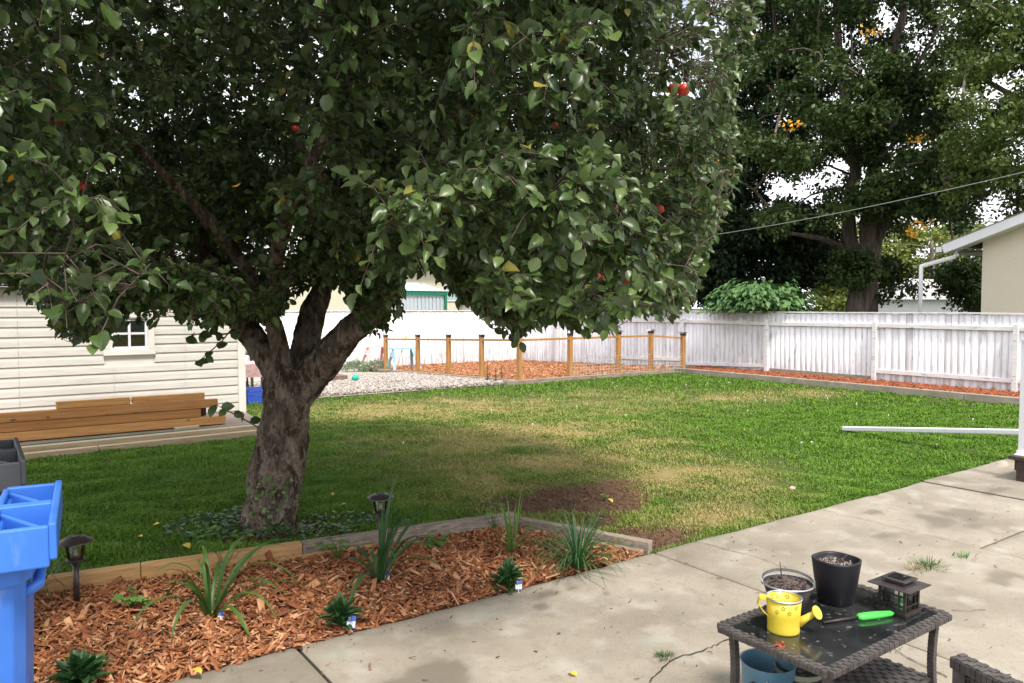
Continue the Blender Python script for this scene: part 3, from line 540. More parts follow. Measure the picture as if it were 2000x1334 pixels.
# ------------------------------------------------------------------ white board fences
def board_fence(name, label, along_y, c0, s0, s1, z0f, top, face, posts, rails, low_segs, bare_at=()):
    """boards along a line; face = sign of the visible side along the normal"""
    root = thing(name, (c0, s0, 0) if along_y else (s0, c0, 0), label, 'fence'); V_ = []; Fq_ = []; br_ = []; s_ = s0
    while s_ < s1:
        w_ = random.uniform(.115, .16); off = random.uniform(0, .0035); tz = top(s_)+random.uniform(-.012, .012); bz_ = z0f(s_)
        bare = .0 if random.random() < .75 else random.uniform(.1, .55)
        for b, e, v in bare_at:
            if b <= s_ <= e: bare = v
        for (a0, a1, zz0, zz1) in ((s_+.003, s_+w_-.003, bz_, tz),):
            k_ = len(V_); cc = [(-off-.0, zz0), (-off, zz1), (-off-.018, zz0), (-off-.018, zz1)]
            for aa in (a0, a1):
                for oo, zz in cc: V_.append((c0+face*oo*-1, aa, zz) if along_y else (aa, c0+face*oo*-1, zz))
            Fq_ += [(k_, k_+1, k_+5, k_+4), (k_+2, k_+6, k_+7, k_+3), (k_, k_+2, k_+3, k_+1), (k_+4, k_+5, k_+7, k_+6), (k_+1, k_+3, k_+7, k_+5)]; br_ += [bare]*8
        s_ += w_
    npobj('boards', np.array(V_), [np.array(Fq_)], M['white'], root, attrs={'bare': br_})
    for p in posts:
        mb = MB(); z0_ = z0f(p)-.05; z1_ = top(p)-.17; mb.box((c0+face*.065, p, (z0_+z1_)/2) if along_y else (p, c0+face*.065, (z0_+z1_)/2), (.09, .09, z1_-z0_)); mb.build('post', M['whiterail'], root, bevel=.006)
    for (a0, a1, dz) in rails:
        mb = MB(); za = top(a0)+dz if dz < 0 else z0f(a0)+dz; zb = top(a1)+dz if dz < 0 else z0f(a1)+dz
        A_ = Vector((c0+face*.046, a0, za) if along_y else (a0, c0+face*.046, za)); B_ = Vector((c0+face*.046, a1, zb) if along_y else (a1, c0+face*.046, zb)); mb.bar(A_, B_, .04, .085); mb.build('rail', M['whiterail'], root, bevel=.005)
    q = s0
    while q < s1:
        e = min(s1, q+2.6); mb = MB(); A_ = Vector((c0, q+.004, top(q)+.022) if along_y else (q+.004, c0, top(q)+.022)); B_ = Vector((c0, e, top(e)+.022) if along_y else (e, c0, top(e)+.022)); mb.bar(A_, B_, .1, .028); mb.build('cap_board', M['whiterail'], root); q = e
    return root
pys = [6.19-2.75, 6.19, 8.94, 11.69, 14.44, 17.19, 19.94]
zf = lambda s_: .06 if s_ < 13.8 else terr(0, s_)-.02
rl = []
for a_, b_ in zip(pys, pys[1:]+[22.35]): rl.append((a_+.046, b_-.046, -.26))
rl += [(pys[0]+.046, pys[1]-.046, .27), (pys[1]+.046, pys[2]-.046, .27), (pys[3]+.046, pys[4]-.046, .2), (pys[4]+.046, pys[5]-.046, .3)]
board_fence('white_board_fence', 'weathered white board fence with peeling paint along the right side of the yard', True, FX, 2.0, FY-.02, zf, lambda s_: 1.575+.012*math.sin(s_), -1, pys, rl, None, bare_at=((8.05, 8.16, .9), (11.9, 13.6, .28), (9.0, 11.5, .06)))
mb = MB(); mb.box((FX-.04, (8.99+11.64)/2, .13), (.035, 2.6, .16)); o = mb.build('kickboard', M['oldtimbery'], [o for o in bpy.data.objects if o.name == 'white_board_fence'][0])
board_fence('white_back_fence', 'sunlit white board fence closing the far end of the yard', False, FY, -8, FX-.05, lambda s_: terr(0, 22)-.05, lambda s_: 1.565+.01*math.sin(s_*.8), -1, [], [], None)

# ------------------------------------------------------------------ shed
SY = 12.15; SX1 = 3.48; SX0 = -4.2; EZ = 1.985; SB = .10
sh = thing('garden_shed', (SX1-2, SY+1, 0), 'cream sided garden shed with grey shingle roof and small window behind the tree', 'shed')
w0 = onY(203, 695, SY); w1 = onY(300, 620, SY); wz0, wz1 = w0.z, w0.z+.62; wx0, wx1 = w0.x, w1.x
mb = MB(); nc = 14; ch = (EZ-SB)/nc
def sidingrun(mb, x0, x1, z0, z1, y0, dy=-1):
    segs = [z0, z0+.008, z0+.02, z0+(z1-z0)*.72, z1]; ys_ = [0, .0, .016, .010, .0]
    for a_, b_, u, v in zip(segs[:-1], segs[1:], ys_[:-1], ys_[1:]): mb.add([(x0, y0+dy*u, a_), (x1, y0+dy*u, a_), (x1, y0+dy*v, b_), (x0, y0+dy*v, b_)], [(0, 1, 2, 3)])
seams = [-4.2, -2.9, -1.75, -.62, .52, 1.66, 2.62, SX1-.02]
for c_ in range(nc):
    z0_ = SB+c_*ch; z1_ = z0_+ch
    for xa, xb in zip(seams[:-1], seams[1:]):
        xa += .003; xb -= .003
        if z1_ > wz0 and z0_ < wz1 and xb > wx0 and xa < wx1:
            za, zb = max(z0_, 0), z1_
            if xa < wx0: sidingrun(mb, xa, wx0, za, zb, SY)
            if xb > wx1: sidingrun(mb, wx1, xb, za, zb, SY)
        else: sidingrun(mb, xa, xb, z0_, z1_, SY)
mb.build('siding', M['siding'], sh)
mb = MB()   # backing wall with the window opening, side, back and floor
for x0, x1, z0, z1 in ((SX0, wx0, SB, EZ), (wx1, SX1, SB, EZ), (wx0, wx1, SB, wz0), (wx0, wx1, wz1, EZ)): mb.box(((x0+x1)/2, SY+.03, (z0+z1)/2), (x1-x0, .05, z1-z0))
mb.box((SX1-.03, SY+1.3, (SB+EZ)/2), (.05, 2.5, EZ-SB)); mb.box(((SX0+SX1)/2, SY+2.6, (SB+EZ)/2), (SX1-SX0, .05, EZ-SB)); mb.box((SX0, SY+1.3, (SB+EZ)/2), (.05, 2.5, EZ-SB)); mb.box(((SX0+SX1)/2, SY+1.3, SB-.06), (SX1-SX0, 2.6, .1)); mb.build('wall', M['sidetrim'], sh)
mb = MB(); mb.box((SX1-.04, SY-.02, (SB+EZ)/2-.02), (.11, .05, EZ-SB+.02)); mb.build('corner_trim', M['sidetrim'], sh, bevel=.005)
mb = MB(); mb.box(((SX0+SX1)/2, SY-.10, EZ+.02), (SX1-SX0+.24, .03, .075)); mb.build('fascia', M['fascia'], sh)
mb = MB(); RR = Vector((0, 1.36, .72)); x0, x1 = SX0-.1, SX1+.12; e0 = Vector((0, SY-.14, EZ+.04)); rd = Vector((0, SY+1.3, EZ+.80))
rows = 10
for q in range(rows):
    a_ = e0.lerp(rd, q/rows); b_ = e0.lerp(rd, (q+1)/rows); mb.add([(x0, a_.y, a_.z+.012), (x1, a_.y, a_.z+.012), (x1, b_.y, b_.z), (x0, b_.y, b_.z), (x0, a_.y, a_.z), (x1, a_.y, a_.z)], [(0, 1, 2, 3), (4, 5, 1, 0)])
e2 = Vector((0, SY+2.74, EZ+.04)); mb.add([(x0, rd.y, rd.z), (x1, rd.y, rd.z), (x1, e2.y, e2.z), (x0, e2.y, e2.z)], [(0, 1, 2, 3)])
mb.add([(x0, e0.y, e0.z-.03), (x1, e0.y, e0.z-.03), (x1, rd.y, rd.z-.03), (x0, rd.y, rd.z-.03), (x1, e2.y, e2.z-.03), (x0, e2.y, e2.z-.03)], [(3, 2, 1, 0), (5, 4, 2, 3)]); mb.build('roof', M['shingle'], sh)
mb = MB(); mb.add([(SX1-.03, SY, EZ), (SX1-.03, SY+2.6, EZ), (SX1-.03, SY+1.3, EZ+.74), (SX1-.06, SY, EZ), (SX1-.06, SY+2.6, EZ), (SX1-.06, SY+1.3, EZ+.74)], [(0, 1, 2), (5, 4, 3)]); mb.build('gable', M['siding'], sh)
wf = MB(); cx, cz = (wx0+wx1)/2, (wz0+wz1)/2; ww, wh = wx1-wx0, wz1-wz0; b_ = .085
for c, s_ in (((cx, SY-.02, wz0+b_/2), (ww+.02, .05, b_)), ((cx, SY-.02, wz1-b_/2), (ww+.02, .05, b_)), ((wx0+b_/2, SY-.02, cz), (b_, .05, wh-2*b_)), ((wx1-b_/2, SY-.02, cz), (b_, .05, wh-2*b_))): wf.box(c, s_)
win = wf.build('window', M['sidetrim'], sh, bevel=.006)
mb = MB(); i0 = .085
for c, s_ in (((cx, SY-.005, wz0+i0+.02), (ww-2*i0, .03, .035)), ((cx, SY-.005, wz1-i0-.02), (ww-2*i0, .03, .035)), ((wx0+i0+.02, SY-.005, cz), (.035, .03, wh-2*i0-.07)), ((wx1-i0-.02, SY-.005, cz), (.035, .03, wh-2*i0-.07)), ((cx, SY-.01, cz), (.032, .025, wh-2*i0-.07)), ((cx-ww*.17, SY-.01, cz), (ww*.28, .02, .03)), ((cx+ww*.17, SY-.01, cz), (ww*.28, .02, .03))): mb.box(c, s_)
mb.build('muntins', M['whitemetal'], win)
mb = MB(); mb.box((cx, SY+.012, cz), (ww-.17, .004, wh-.17)); mb.build('pane', M['clear'], win)
mb = MB(); mb.bar((wx0-.2, SY+.25, cz-.14), (wx1+.5, SY+.2, cz-.12), .1, .1); tagp(mb.build('plank', M['lumber']), 'tan plank seen lying inside the shed through its small window', 'plank')
mb = MB(); mb.box((cx+.14, SY+.25, cz+.12), (.16, .1, .14)); bo = mb.build('box', M['crate']); tagp(bo, 'small blue box inside the shed behind the window', 'box')
# landing in front of the shed
ld = thing('timber_landing', (0, 11, 0), 'low tan timber landing with a stepped edge in front of the cream shed', 'landing')
f2 = lambda x: 10.13+.045*x
mb = MB(); mb.add([(-4.5, f2(-4.5)+.25, .10), (3.35, f2(3.35)+.22, .10), (3.45, SY-.01, .10), (-4.5, SY-.01, .10)], [(0, 1, 2, 3)]); mb.build('deck_board', M['oldtimber'], ld)
for a_, b_ in ((-4.5, -.9), (-.89, 1.2), (1.21, 3.1)):
    brd((a_, f2(a_)), (b_, f2(b_)), .1, .095, -.01, M['tantimber'], 'edge_timber', ld)
for a_, b_ in ((-4.5, .4), (.41, 3.3)): brd((a_, f2(a_)+.16), (b_, f2(b_)+.14), .12, .10, .035, M['tantimber'], 'edge_timber', ld)
M['hose'] = mat('green_hose', (.01, .12, .07), (.02, .16, .1), rough=.5)
mb = MB(); mb.tube([(x, f2(x)+.30+.05*math.sin(x*1.3), .118) for x in np.linspace(-3, 3.2, 24)], .014, 6); tagp(mb.build('garden_hose', M['hose'], smooth=True), 'thin dark green hose lying along the shed landing', 'hose')
# lumber
def lumber(xr, L_, y, z, sy, sz, m, label, tilt=0):
    t = thing('lumber_beam', (xr-L_/2, y, z), label, 'lumber beam', None); mb = MB(); mb.box((xr-L_/2, y, z+sz/2), (L_, sy, sz), tilt=None); mb.build('beam', m, t, bevel=.004); t['group'] = 'lumber beams piled by the shed'
    # growth ring end face
    return t
def beam(xr, xl, y, z, sy, sz, m, label):
    mb = MB(); mb.box(((xr+xl)/2, y, z+sz/2), (xr-xl, sy, sz)); o = mb.build('lumber_beam', m, bevel=.004); return tagp(o, label, 'lumber beam', 'lumber beams piled by the shed')
LY = 10.95
X_ = lambda px, z: onY(px, 597, LY).x
hb = .112
bl = onY(435, 812, LY); 
beam(X_(435, 0), -3.9, LY, .115, .1, hb, M['lumber'], 'golden beam with dark knots at the bottom of the lumber pile')
beam(X_(387, 0), -4.1, LY+.012, .115+hb+.007, .1, hb, M['lumberdark'], 'brown beam second from the bottom of the lumber pile')
beam(X_(420, 0), -3.8, LY-.008, .115+2*hb+.014, .1, hb, M['lumberdark'], 'long reddish beam third up in the lumber pile, ending near the trunk')
beam(X_(250, 0), X_(104, 0), LY+.02, .115+3*hb+.021, .09, .085, M['lumber'], 'short orange beam on top of the lumber pile, left one')
beam(X_(396, 0), X_(254, 0), LY+.03, .115+3*hb+.021, .09, .085, M['lumber'], 'short orange beam on top of the lumber pile, right one nearer the tree')
beam(X_(402, 0), X_(330, 0)-1.5, LY+.13, .115+hb+.007, .1, hb, M['darkbrown'], 'dark beam hidden at the back of the lumber pile')
beam(X_(430, 0)-.1, -3.5, LY+.13, .112, .1, hb, M['lumberdark'], 'back beam lying on the landing behind the golden bottom beam')
p = G(365, 838, .11); mb = MB(); mb.box((p.x, p.y, .125), (.3, .1, .04), rz=.1); tagp(mb.build('wood_block', M['tantimber'], bevel=.004), 'small pale wood offcut on the landing in front of the lumber pile', 'wood block')

# ------------------------------------------------------------------ things beyond the shed corner
def crate(loc, rz=0):
    t = thing('plastic_crate', loc, 'open blue plastic crate on the grass beside the shed corner', 'crate'); x, y, z = loc; mb = MB(); w_, d_, h_ = .36, .3, .28
    for zz in (.02, .1, .18, .26): 
        for s_ in (-1, 1): mb.box((x, y+s_*d_/2, z+zz), (w_, .014, .03)); mb.box((x+s_*w_/2, y, z+zz), (.014, d_, .03))
    mb.box((x, y, z+.01), (w_, d_, .015)); mb.build('shell', M['crate'], t); mb = MB()
    for s_ in (-1, 1):
        for q in range(7): mb.box((x-w_/2+q*w_/6, y+s_*d_/2, z+.14), (.016, .012, .26)); mb.box((x+s_*w_/2, y-d_/2+q*d_/6, z+.14), (.012, .016, .26))
    mb.build('slats', M['crate'], t)
crate(tuple(G(500, 787)))
c = G(497, 757, 0); c = Q(500, 735, 15.2)
t = thing('garden_cart', (c.x, c.y, 0), 'pale pink tub of a garden cart standing beside the shed', 'cart'); mb = MB()
mb.add([(c.x-.3, c.y-.3, .35), (c.x+.3, c.y-.3, .35), (c.x+.3, c.y+.3, .35), (c.x-.3, c.y+.3, .35), (c.x-.42, c.y-.4, .62), (c.x+.42, c.y-.4, .62), (c.x+.42, c.y+.4, .62), (c.x-.42, c.y+.4, .62)], [(0, 3, 2, 1), (0, 1, 5, 4), (1, 2, 6, 5), (2, 3, 7, 6), (3, 0, 4, 7)]); mb.build('tub', M['pink'], t)
for sx in (-1, 1): mb = MB(); mb.tube([(c.x+sx*.36, c.y-.03, .18), (c.x+sx*.36, c.y+.03, .18)], .18, 16); mb.build('wheel', M['grey'], t, smooth=False); mb = MB(); mb.tube([(c.x+sx*.2, c.y-.2, .02), (c.x+sx*.25, c.y-.25, .36)], .018, 6); mb.build('leg', M['blackmetal'], t)
c = Q(492, 700, 16.5)
t = thing('tool_rack', (c.x, c.y, 0), 'red and white jugs on a dark leaning rack beside the shed', 'rack'); mb = MB()
for sx in (-.22, 0, .22): mb.bar((c.x+sx, c.y, -.05), (c.x+sx+.02, c.y+.2, 1.25), .05, .05)
mb.box((c.x, c.y+.1, .7), (.55, .25, .03)); mb.build('frame', M['blackmetal'], t)
for dx, mm, z in ((-.1, 'whitemetal', .715), (.12, 'red', .715)):
    mb = MB(); mb.lathe((c.x+dx, c.y+.08, z), [(0, 0), (.09, .005), (.09, .2), (.03, .27), (.03, .31), (0, .31)], 14); o = mb.build('plastic_jug', M[mm], smooth=True); tagp(o, ('red' if mm == 'red' else 'white')+' plastic jug standing on the dark rack beside the shed', 'jug')
# brown play structure base
c = G(655, 747, terr(0, 16.5)); c = G(655, 745, -.08)
t = thing('brown_bench', (c.x, c.y, -.1), 'brown wooden platform with an upright post half hidden by the apple trunk', 'wooden platform'); mb = MB(); mb.box((c.x-.25, c.y+.3, .0), (1.1, .7, .12)); mb.build('platform', M['brownwood'], t, bevel=.01)
mb = MB(); mb.box((c.x+.1, c.y+.35, .33), (.1, .1, .55)); mb.build('post', M['brownwood'], t); mb = MB(); mb.box((c.x-.3, c.y+.3, .2), (.55, .35, .15)); mb.build('seat', M['brownwood'], t)
# ball
c = G(694, 744, -.06); t = MB(); t.lathe((c.x, c.y, -.07), [(.001, 0)]+[(.085*math.sin(a_), .085-.085*math.cos(a_)) for a_ in np.linspace(.2, 2.9, 14)]+[(.001, .17)], 24); tagp(t.build('rubber_ball', M['tealball'], smooth=True), 'bright green rubber ball lying on the pale gravel', 'ball')
c = G(805, 758, -.03)
t = thing('toy_saucer', (c.x, c.y, -.02), 'small lilac plastic toy lying on the gravel in front of the pen', 'toy'); mb = MB(); mb.lathe((c.x, c.y, -.02), [(0, 0), (.12, .01), (.13, .04), (.05, .06), (0, .06)], 16); M['lilac'] = mat('lilac_plastic', (.6, .42, .66), (.66, .48, .7), rough=.4); mb.build('disc', M['lilac'], t, smooth=True)
# sawhorses
def sawhorse(c, rz, m, label, board=None):
    t = thing('sawhorse', c, label, 'sawhorse', 'painted sawhorses by the pen'); u = Vector((math.cos(rz), math.sin(rz), 0)); v = Vector((-u.y, u.x, 0)); c = Vector(c); H_ = .66
    mb = MB(); mb.bar(c-u*.42+Vector((0, 0, H_)), c+u*.42+Vector((0, 0, H_)), .1, .04); mb.build('top_beam', board or m, t)
    for a_ in (-1, 1):
        for b_ in (-1, 1): mb = MB(); mb.bar(c+u*a_*.28+v*b_*.05+Vector((0, 0, H_-.03)), c+u*a_*.42+v*b_*.3, .085, .03, up=v); mb.build('leg', m, t)
        mb = MB(); q = c+u*a_*.33; mb.add([q+v*-.08+Vector((0, 0, H_-.04)), q+v*.08+Vector((0, 0, H_-.04)), q+v*.15+u*a_*.04+Vector((0, 0, H_-.25)), q-v*.15+u*a_*.04+Vector((0, 0, H_-.25))], [(0, 1, 2, 3), (3, 2, 1, 0)]) if False else mb.bar(q+Vector((0, 0, H_-.05)), q+u*a_*.04+Vector((0, 0, H_-.24)), .14, .02, up=u, w2=.26); mb.build('gusset', m, t)
g0 = G(788, 724, -.17); sawhorse((g0.x, g0.y, -.17), -.05, M['bluepaint'], 'pale blue painted sawhorse beside the pen fence with a tool leaning on it')
g1 = G(735, 718, -.2); sawhorse((g1.x, g1.y, -.2), .25, M['pink'], 'faded pink painted sawhorse behind the blue one')
t = thing('garden_tool', (g0.x, g0.y, -.17), 'long wooden tool handle with a lime green grip leaning on the blue sawhorse', 'garden tool'); a_ = g0+Vector((-.3, -.12, 0)); b_ = onY(790, 665, g0.y+.15)
mb = MB(); mb.tube([a_, b_], .014, 8); mb.build('handle', M['tantimber'], t, smooth=True); mb = MB(); d = (b_-a_).normalized(); mb.tube([b_, b_+d*.06, b_+d*.12+Vector((.03, 0, .0)), b_+d*.2], [.02, .03, .035, .02], 8); M['lime'] = mat('lime_grip', (.4, .62, .08), (.45, .68, .1), rough=.4); mb.build('grip', M['lime'], t, smooth=True)

# ------------------------------------------------------------------ rounded body helper for the wheeled bins
def rbin(x, y, z0, m, label, wdt=.70, dep=.66, hgt=.98, rz=0.0, ov=0.0):
    t = thing('wheeled_bin', (0, 0, 0), label, 'bin'); nseg = 40
    def ring(z, w_, d_, e=6):
        out = []
        for k in range(nseg):
            a_ = 2*math.pi*k/nseg; q = 1/((abs(math.cos(a_))**e+abs(math.sin(a_))**e)**(1/e)); out.append((math.cos(a_)*q*w_/2, math.sin(a_)*q*d_/2, z))
        return out
    rings = [(0.03, wdt*.92, dep*.8), (.06, wdt*.93, dep*.82), (.5, wdt*.96, dep*.88), (hgt-.14, wdt*.99, dep*.94), (hgt-.139, wdt*1.04, dep*1.0), (hgt-.07, wdt*1.05, dep*1.02), (hgt-.069, wdt*1.0, dep*.97), (hgt-.03, wdt*1.01, dep*.98)]
    mb = MB(); vs = [v for z, w_, d_ in rings for v in ring(z, w_, d_)]; fs = [(i*nseg+k, i*nseg+(k+1) % nseg, (i+1)*nseg+(k+1) % nseg, (i+1)*nseg+k) for i in range(len(rings)-1) for k in range(nseg)]
    fs.append(tuple(range(nseg-1, -1, -1))); mb.add(vs, fs); mb.build('body', m, t, smooth=False, bevel=.006)
    # lid: slab + raised rim + two deep handle pockets on the side with a diagonal rib
    L = MB(); w2, d2 = wdt*1.1, dep*1.12; L.box((-.04, 0, hgt-.0), (w2-.13, d2, .05)); L.box((-.1, 0, hgt+.035), (w2-.30, d2-.16, .05))
    lid = L.build('lid', m, t, bevel=.02)
    R_ = MB(); xo = w2/2-.13-ov
    for s_ in (-1, 1):
        yc = s_*d2/4
        x0 = xo-.0; x1 = xo+.155; ya = yc-d2/4+.012; yb = yc+d2/4-.012; zt = hgt+.055; zb = hgt-.075
        R_.box(((x0+x1)/2, ya, (zt+zb)/2+.002*s_), (x1-x0, .022, zt-zb)); R_.box(((x0+x1)/2, yb, (zt+zb)/2-.002*s_), (x1-x0, .022, zt-zb))
        R_.bar((x0+.01, yb-.03, zt-.05), (x1-.02, ya+.04, zt-.05), .016, .07)
    R_.box((xo+.165, 0, hgt+.003), (.022, d2-.0, .115)); R_.box((xo+.0, 0, hgt-.01), (.02, d2-.06, .125)); R_.box((xo+.08, 0, hgt-.078), (.15, d2-.06, .012)); R_.build('lid_pockets', m, lid, bevel=.008)
    for s_ in (-1, 1): mb = MB(); mb.tube([(-wdt*.3, s_*dep*.42, .12), (-wdt*.3, s_*dep*.36, .12)], .12, 20); mb.build('wheel', M['grey'], t)
    mb = MB(); mb.tube([(wdt*.46, -dep*.3, hgt-.2), (wdt*.53, -dep*.3, hgt-.17), (wdt*.53, dep*.3, hgt-.17), (wdt*.46, dep*.3, hgt-.2)], .018, 8); mb.build('handle', m, t, smooth=True)
    t.location = (x, y, z0); t.rotation_euler = (0, 0, rz); return t
c = W(-1.545, 2.61, 0)-Vector((math.cos(-.108), math.sin(-.108), 0))*.448; rbin(c.x, c.y, 0, M['blue'], 'blue wheeled recycling bin cut off by the left edge, in front of the mulch bed', rz=-.108, hgt=1.025, dep=.59)
c = W(-2.437, 3.763, 0)-Vector((1, 0, 0))*.361; rbin(c.x, c.y, 0, M['grey'], 'dark charcoal wheeled bin standing behind the blue bin', rz=0, hgt=.985, ov=.07)

# ------------------------------------------------------------------ solar path lights
def path_light(c, label, h=.40):
    t = thing('path_light', c, label, 'path light', 'solar path lights in the mulch bed'); x, y, z = c
    mb = MB(); mb.tube([(x, y, z-.02), (x, y, z+h*.6)], .016, 12); mb.build('stake', M['bronze'], t, smooth=True)
    mb = MB(); mb.lathe((x, y, z+h*.6), [(.016, 0), (.03, .012), (.052, .018), (.052, .026), (.042, .03), (.02, .032), (.02, .045), (0, .045)], 20); mb.build('collar', M['bronze'], t, smooth=False)
    mb = MB(); mb.lathe((x, y, z+h*.6+.028), [(.04, 0), (.056, .1)], 20); mb.V = mb.V; mb.Fc = [f for f in mb.Fc if len(f) == 4]; mb.build('lens', M['clear'], t, smooth=True)
    mb = MB(); mb.lathe((x, y, z+h*.6+.05), [(.0, 0), (.012, 0), (.012, .035), (0, .04)], 10); mb.build('bulb', M['chrome'], t)
    mb = MB(); mb.lathe((x, y, z+h*.6+.122), [(0, 0), (.085, .0), (.094, .003), (.092, .009), (.05, .032), (.04, .035), (0, .035)], 28); mb.build('cap', M['bronze'], t, smooth=False)
    mb = MB(); mb.box((x, y, z+h*.6+.1595), (.045, .045, .004)); mb.build('solar_panel', M['tabletop'], t)
g = G(150, 1180, .045); path_light((g.x, g.y, .04), 'bronze solar path light near the blue bin, lower left in the mulch bed')
g = G(744, 1072, .045); path_light((g.x, g.y, .04), 'bronze solar path light in front of the apple trunk, near the middle of the bed')

# ------------------------------------------------------------------ plants in the bed
BZ = .045
def lily(px, py, n_, L_, name, label, wd=.018, m='lily', up=1.0, droop=.9):
    g = G(px, py, BZ); t = thing(name, (g.x, g.y, BZ), label, 'plant'); straps((g.x, g.y, BZ), n_, L_, wd, M[m], t, 'leaves', up=up, droop=droop); return t
lily(412, 1205, 19, .66, 'daylily', 'arching daylily with a blue tag in the left part of the mulch bed', wd=.026, droop=1.45, up=1.12)
lily(742, 1140, 24, .72, 'daylily', 'fullest dark green daylily, beside the middle path light', m='deepleaf', wd=.024, droop=1.5, up=1.15)
lily(1000, 1078, 14, .48, 'daylily', 'thin upright daylily with yellow green base near the bed corner', wd=.018, up=1.15, droop=.5, m='freshleaf')
lily(1128, 1112, 150, .5, 'ornamental_grass', 'dense clump of narrow dark blades at the right tip of the bed', wd=.009, m='deepleaf', droop=1.0)
lily(75, 1160, 50, .4, 'ornamental_grass', 'loose grass clump arching beside the blue bin', wd=.007, m='lily', droop=1.1)
lily(60, 1250, 10, .42, 'ornamental_grass', 'sparse long blades lying over mulch next to the blue bin', wd=.008, m='lily', droop=.9, up=.5)
def PT(px, py): g = G(px, py, BZ); return (g.x, g.y, BZ)
tuft(PT(668, 1222), 110, .1, M['deepleaf'], 'bedding_plant', 'small leafy plant with blue and white tag, middle of the bed by the patio', 'plant', h=.08, narrow=.6)
tuft(PT(990, 1150), 110, .1, M['deepleaf'], 'bedding_plant', 'small leafy plant with blue and white tag between daylily and patio', 'plant', h=.09, narrow=.6)
tuft((G(160, 1345, BZ).x, G(160, 1345, BZ).y, BZ), 120, .12, M['deepleaf'], 'bedding_plant', 'leafy green plant cut by the bottom edge, beside the blue bin', 'plant', h=.07, narrow=.6)
seedling(PT(440, 1110), .26, 10, .055, 'columbine', 'lobed light green seedling against the cedar board behind the left daylily', 'plant')
seedling(PT(662, 1095), .16, 16, .045, 'columbine', 'small lobed green plant left of the middle daylily', 'plant')
seedling(PT(853, 1072), .12, 16, .05, 'columbine', 'low lobed green plant right of the middle path light', 'plant')
seedling(PT(965, 1035), .25, 7, .05, 'columbine', 'tall lobed seedling at the far corner of the bed', 'plant')
seedling(PT(258, 1188), .10, 14, .05, 'columbine', 'low lobed green plant between left path light and left daylily', 'plant')
seedling(PT(1300, 1000)if 0 else tuple(G(1180, 978)), .06, 5, .035, 'weed', 'tiny green weed in the bare dirt patch of the lawn', 'weed')
def ptag(px, py, m2, label, s=.05):
    g = G(px, py+8, BZ); t = thing('plant_tag', (g.x, g.y, BZ), label, 'plant tag'); d = Vector((math.cos(YAW), -math.sin(YAW), 0)); nrm = Vector((-math.sin(YAW)*.8, -math.cos(YAW)*.8, .6)).normalized(); up = Vector((math.sin(YAW)*.5, math.cos(YAW)*.5, .85)).normalized(); b = Vector((g.x, g.y, BZ+.005))
    def q(z0, z1, o): return [b-d*s*.45+up*z0+nrm*o, b+d*s*.45+up*z0+nrm*o, b+d*s*.45+up*z1+nrm*o, b-d*s*.45+up*z1+nrm*o]
    mb = MB(); mb.add(q(0, s*1.3, 0)+q(0, s*1.3, .001), [(3, 2, 1, 0), (4, 5, 6, 7), (0, 1, 5, 4), (2, 3, 7, 6)]); mb.build('card', M['tagblue'], t)
    mb = MB(); mb.add(q(.1*s, s*.72, .004), [(0, 1, 2, 3)]); mb.build('picture', M[m2], t); mb = MB(); mb.tube([b-up*.03, b+up*.01], .003, 4); mb.build('stake', M['tagwhite'], t)
    mb = MB(); vs = q(s*.85, s*1.15, .004); mb.add([vs[0].lerp(vs[1], .15), vs[0].lerp(vs[1], .4), vs[3].lerp(vs[2], .4), vs[3].lerp(vs[2], .15)], [(0, 1, 2, 3)]); mb.build('emblem', M['whitemetal'], t)
ptag(430, 1206, 'tagwhite', 'blue plant tag lying at the foot of the left daylily', .034)
ptag(753, 1130, 'tagpink', 'blue plant tag with pink flower picture at the middle daylily', .052)
ptag(685, 1222, 'tagwhite', 'blue and white plant tag beside the small plant nearest the patio', .05)
ptag(1013, 1146, 'tagwhite', 'blue and white plant tag at the patio edge, right one', .045)
# fallen leaves
lf = MB(); vs = [tuple(v) for v in LEAF_T*np.array([.05, .07, .07])]; lf.add(vs, [tuple(f) for f in LEAF_Q[:, ::-1]]+[tuple(f) for f in LEAF_3[:, ::-1]]); l0 = lf.build('fallen_leaf', M['yellowleaf'], smooth=True)
spots = [(650, 962, 'grass'), (676, 984, 'grass'), (312, 1022, 'grass'), (278, 1048, 'grass'), (228, 1112, 'grass'), (360, 1062, 'grass'), (1125, 1320, 'patio'), (372, 1308, 'mulch'), (1188, 974, 'dirt'), (1160, 1070, 'mulch'), (450, 1192, 'mulch'), (75, 1305, 'mulch'), (727, 1068, 'mulch')]
lw = ['yellow fallen leaf on the grass between the trunk and the middle path light, farther one', 'yellow fallen leaf on the grass just behind the middle path light', 'yellow fallen leaf on the dark grass left of the trunk, farther one', 'pale yellow leaf on the dark grass left of the trunk, middle one', 'yellow leaf on the grass close behind the cedar board right of the left path light', 'yellow leaf on the grass midway between the left path light and the trunk', 'single yellow leaf lying on the concrete patio', 'yellow leaf on the mulch near the slab corner at the bottom edge', 'yellow leaf on the bare dirt patch in the lawn', 'yellow leaf on the mulch behind the dense grass clump at the right tip', 'yellow leaf on the mulch just right of the left daylily', 'yellow leaf on the mulch beside the blue bin at the bottom', 'yellow leaf on the mulch at the foot of the middle path light']
wh = {'patio': 'single yellow leaf lying on the concrete patio', 'grass': 'yellow fallen leaf lying on the shaded grass near the apple tree', 'mulch': 'yellow fallen leaf lying on the mulch of the front bed', 'dirt': 'yellow fallen leaf on the bare dirt patch'}
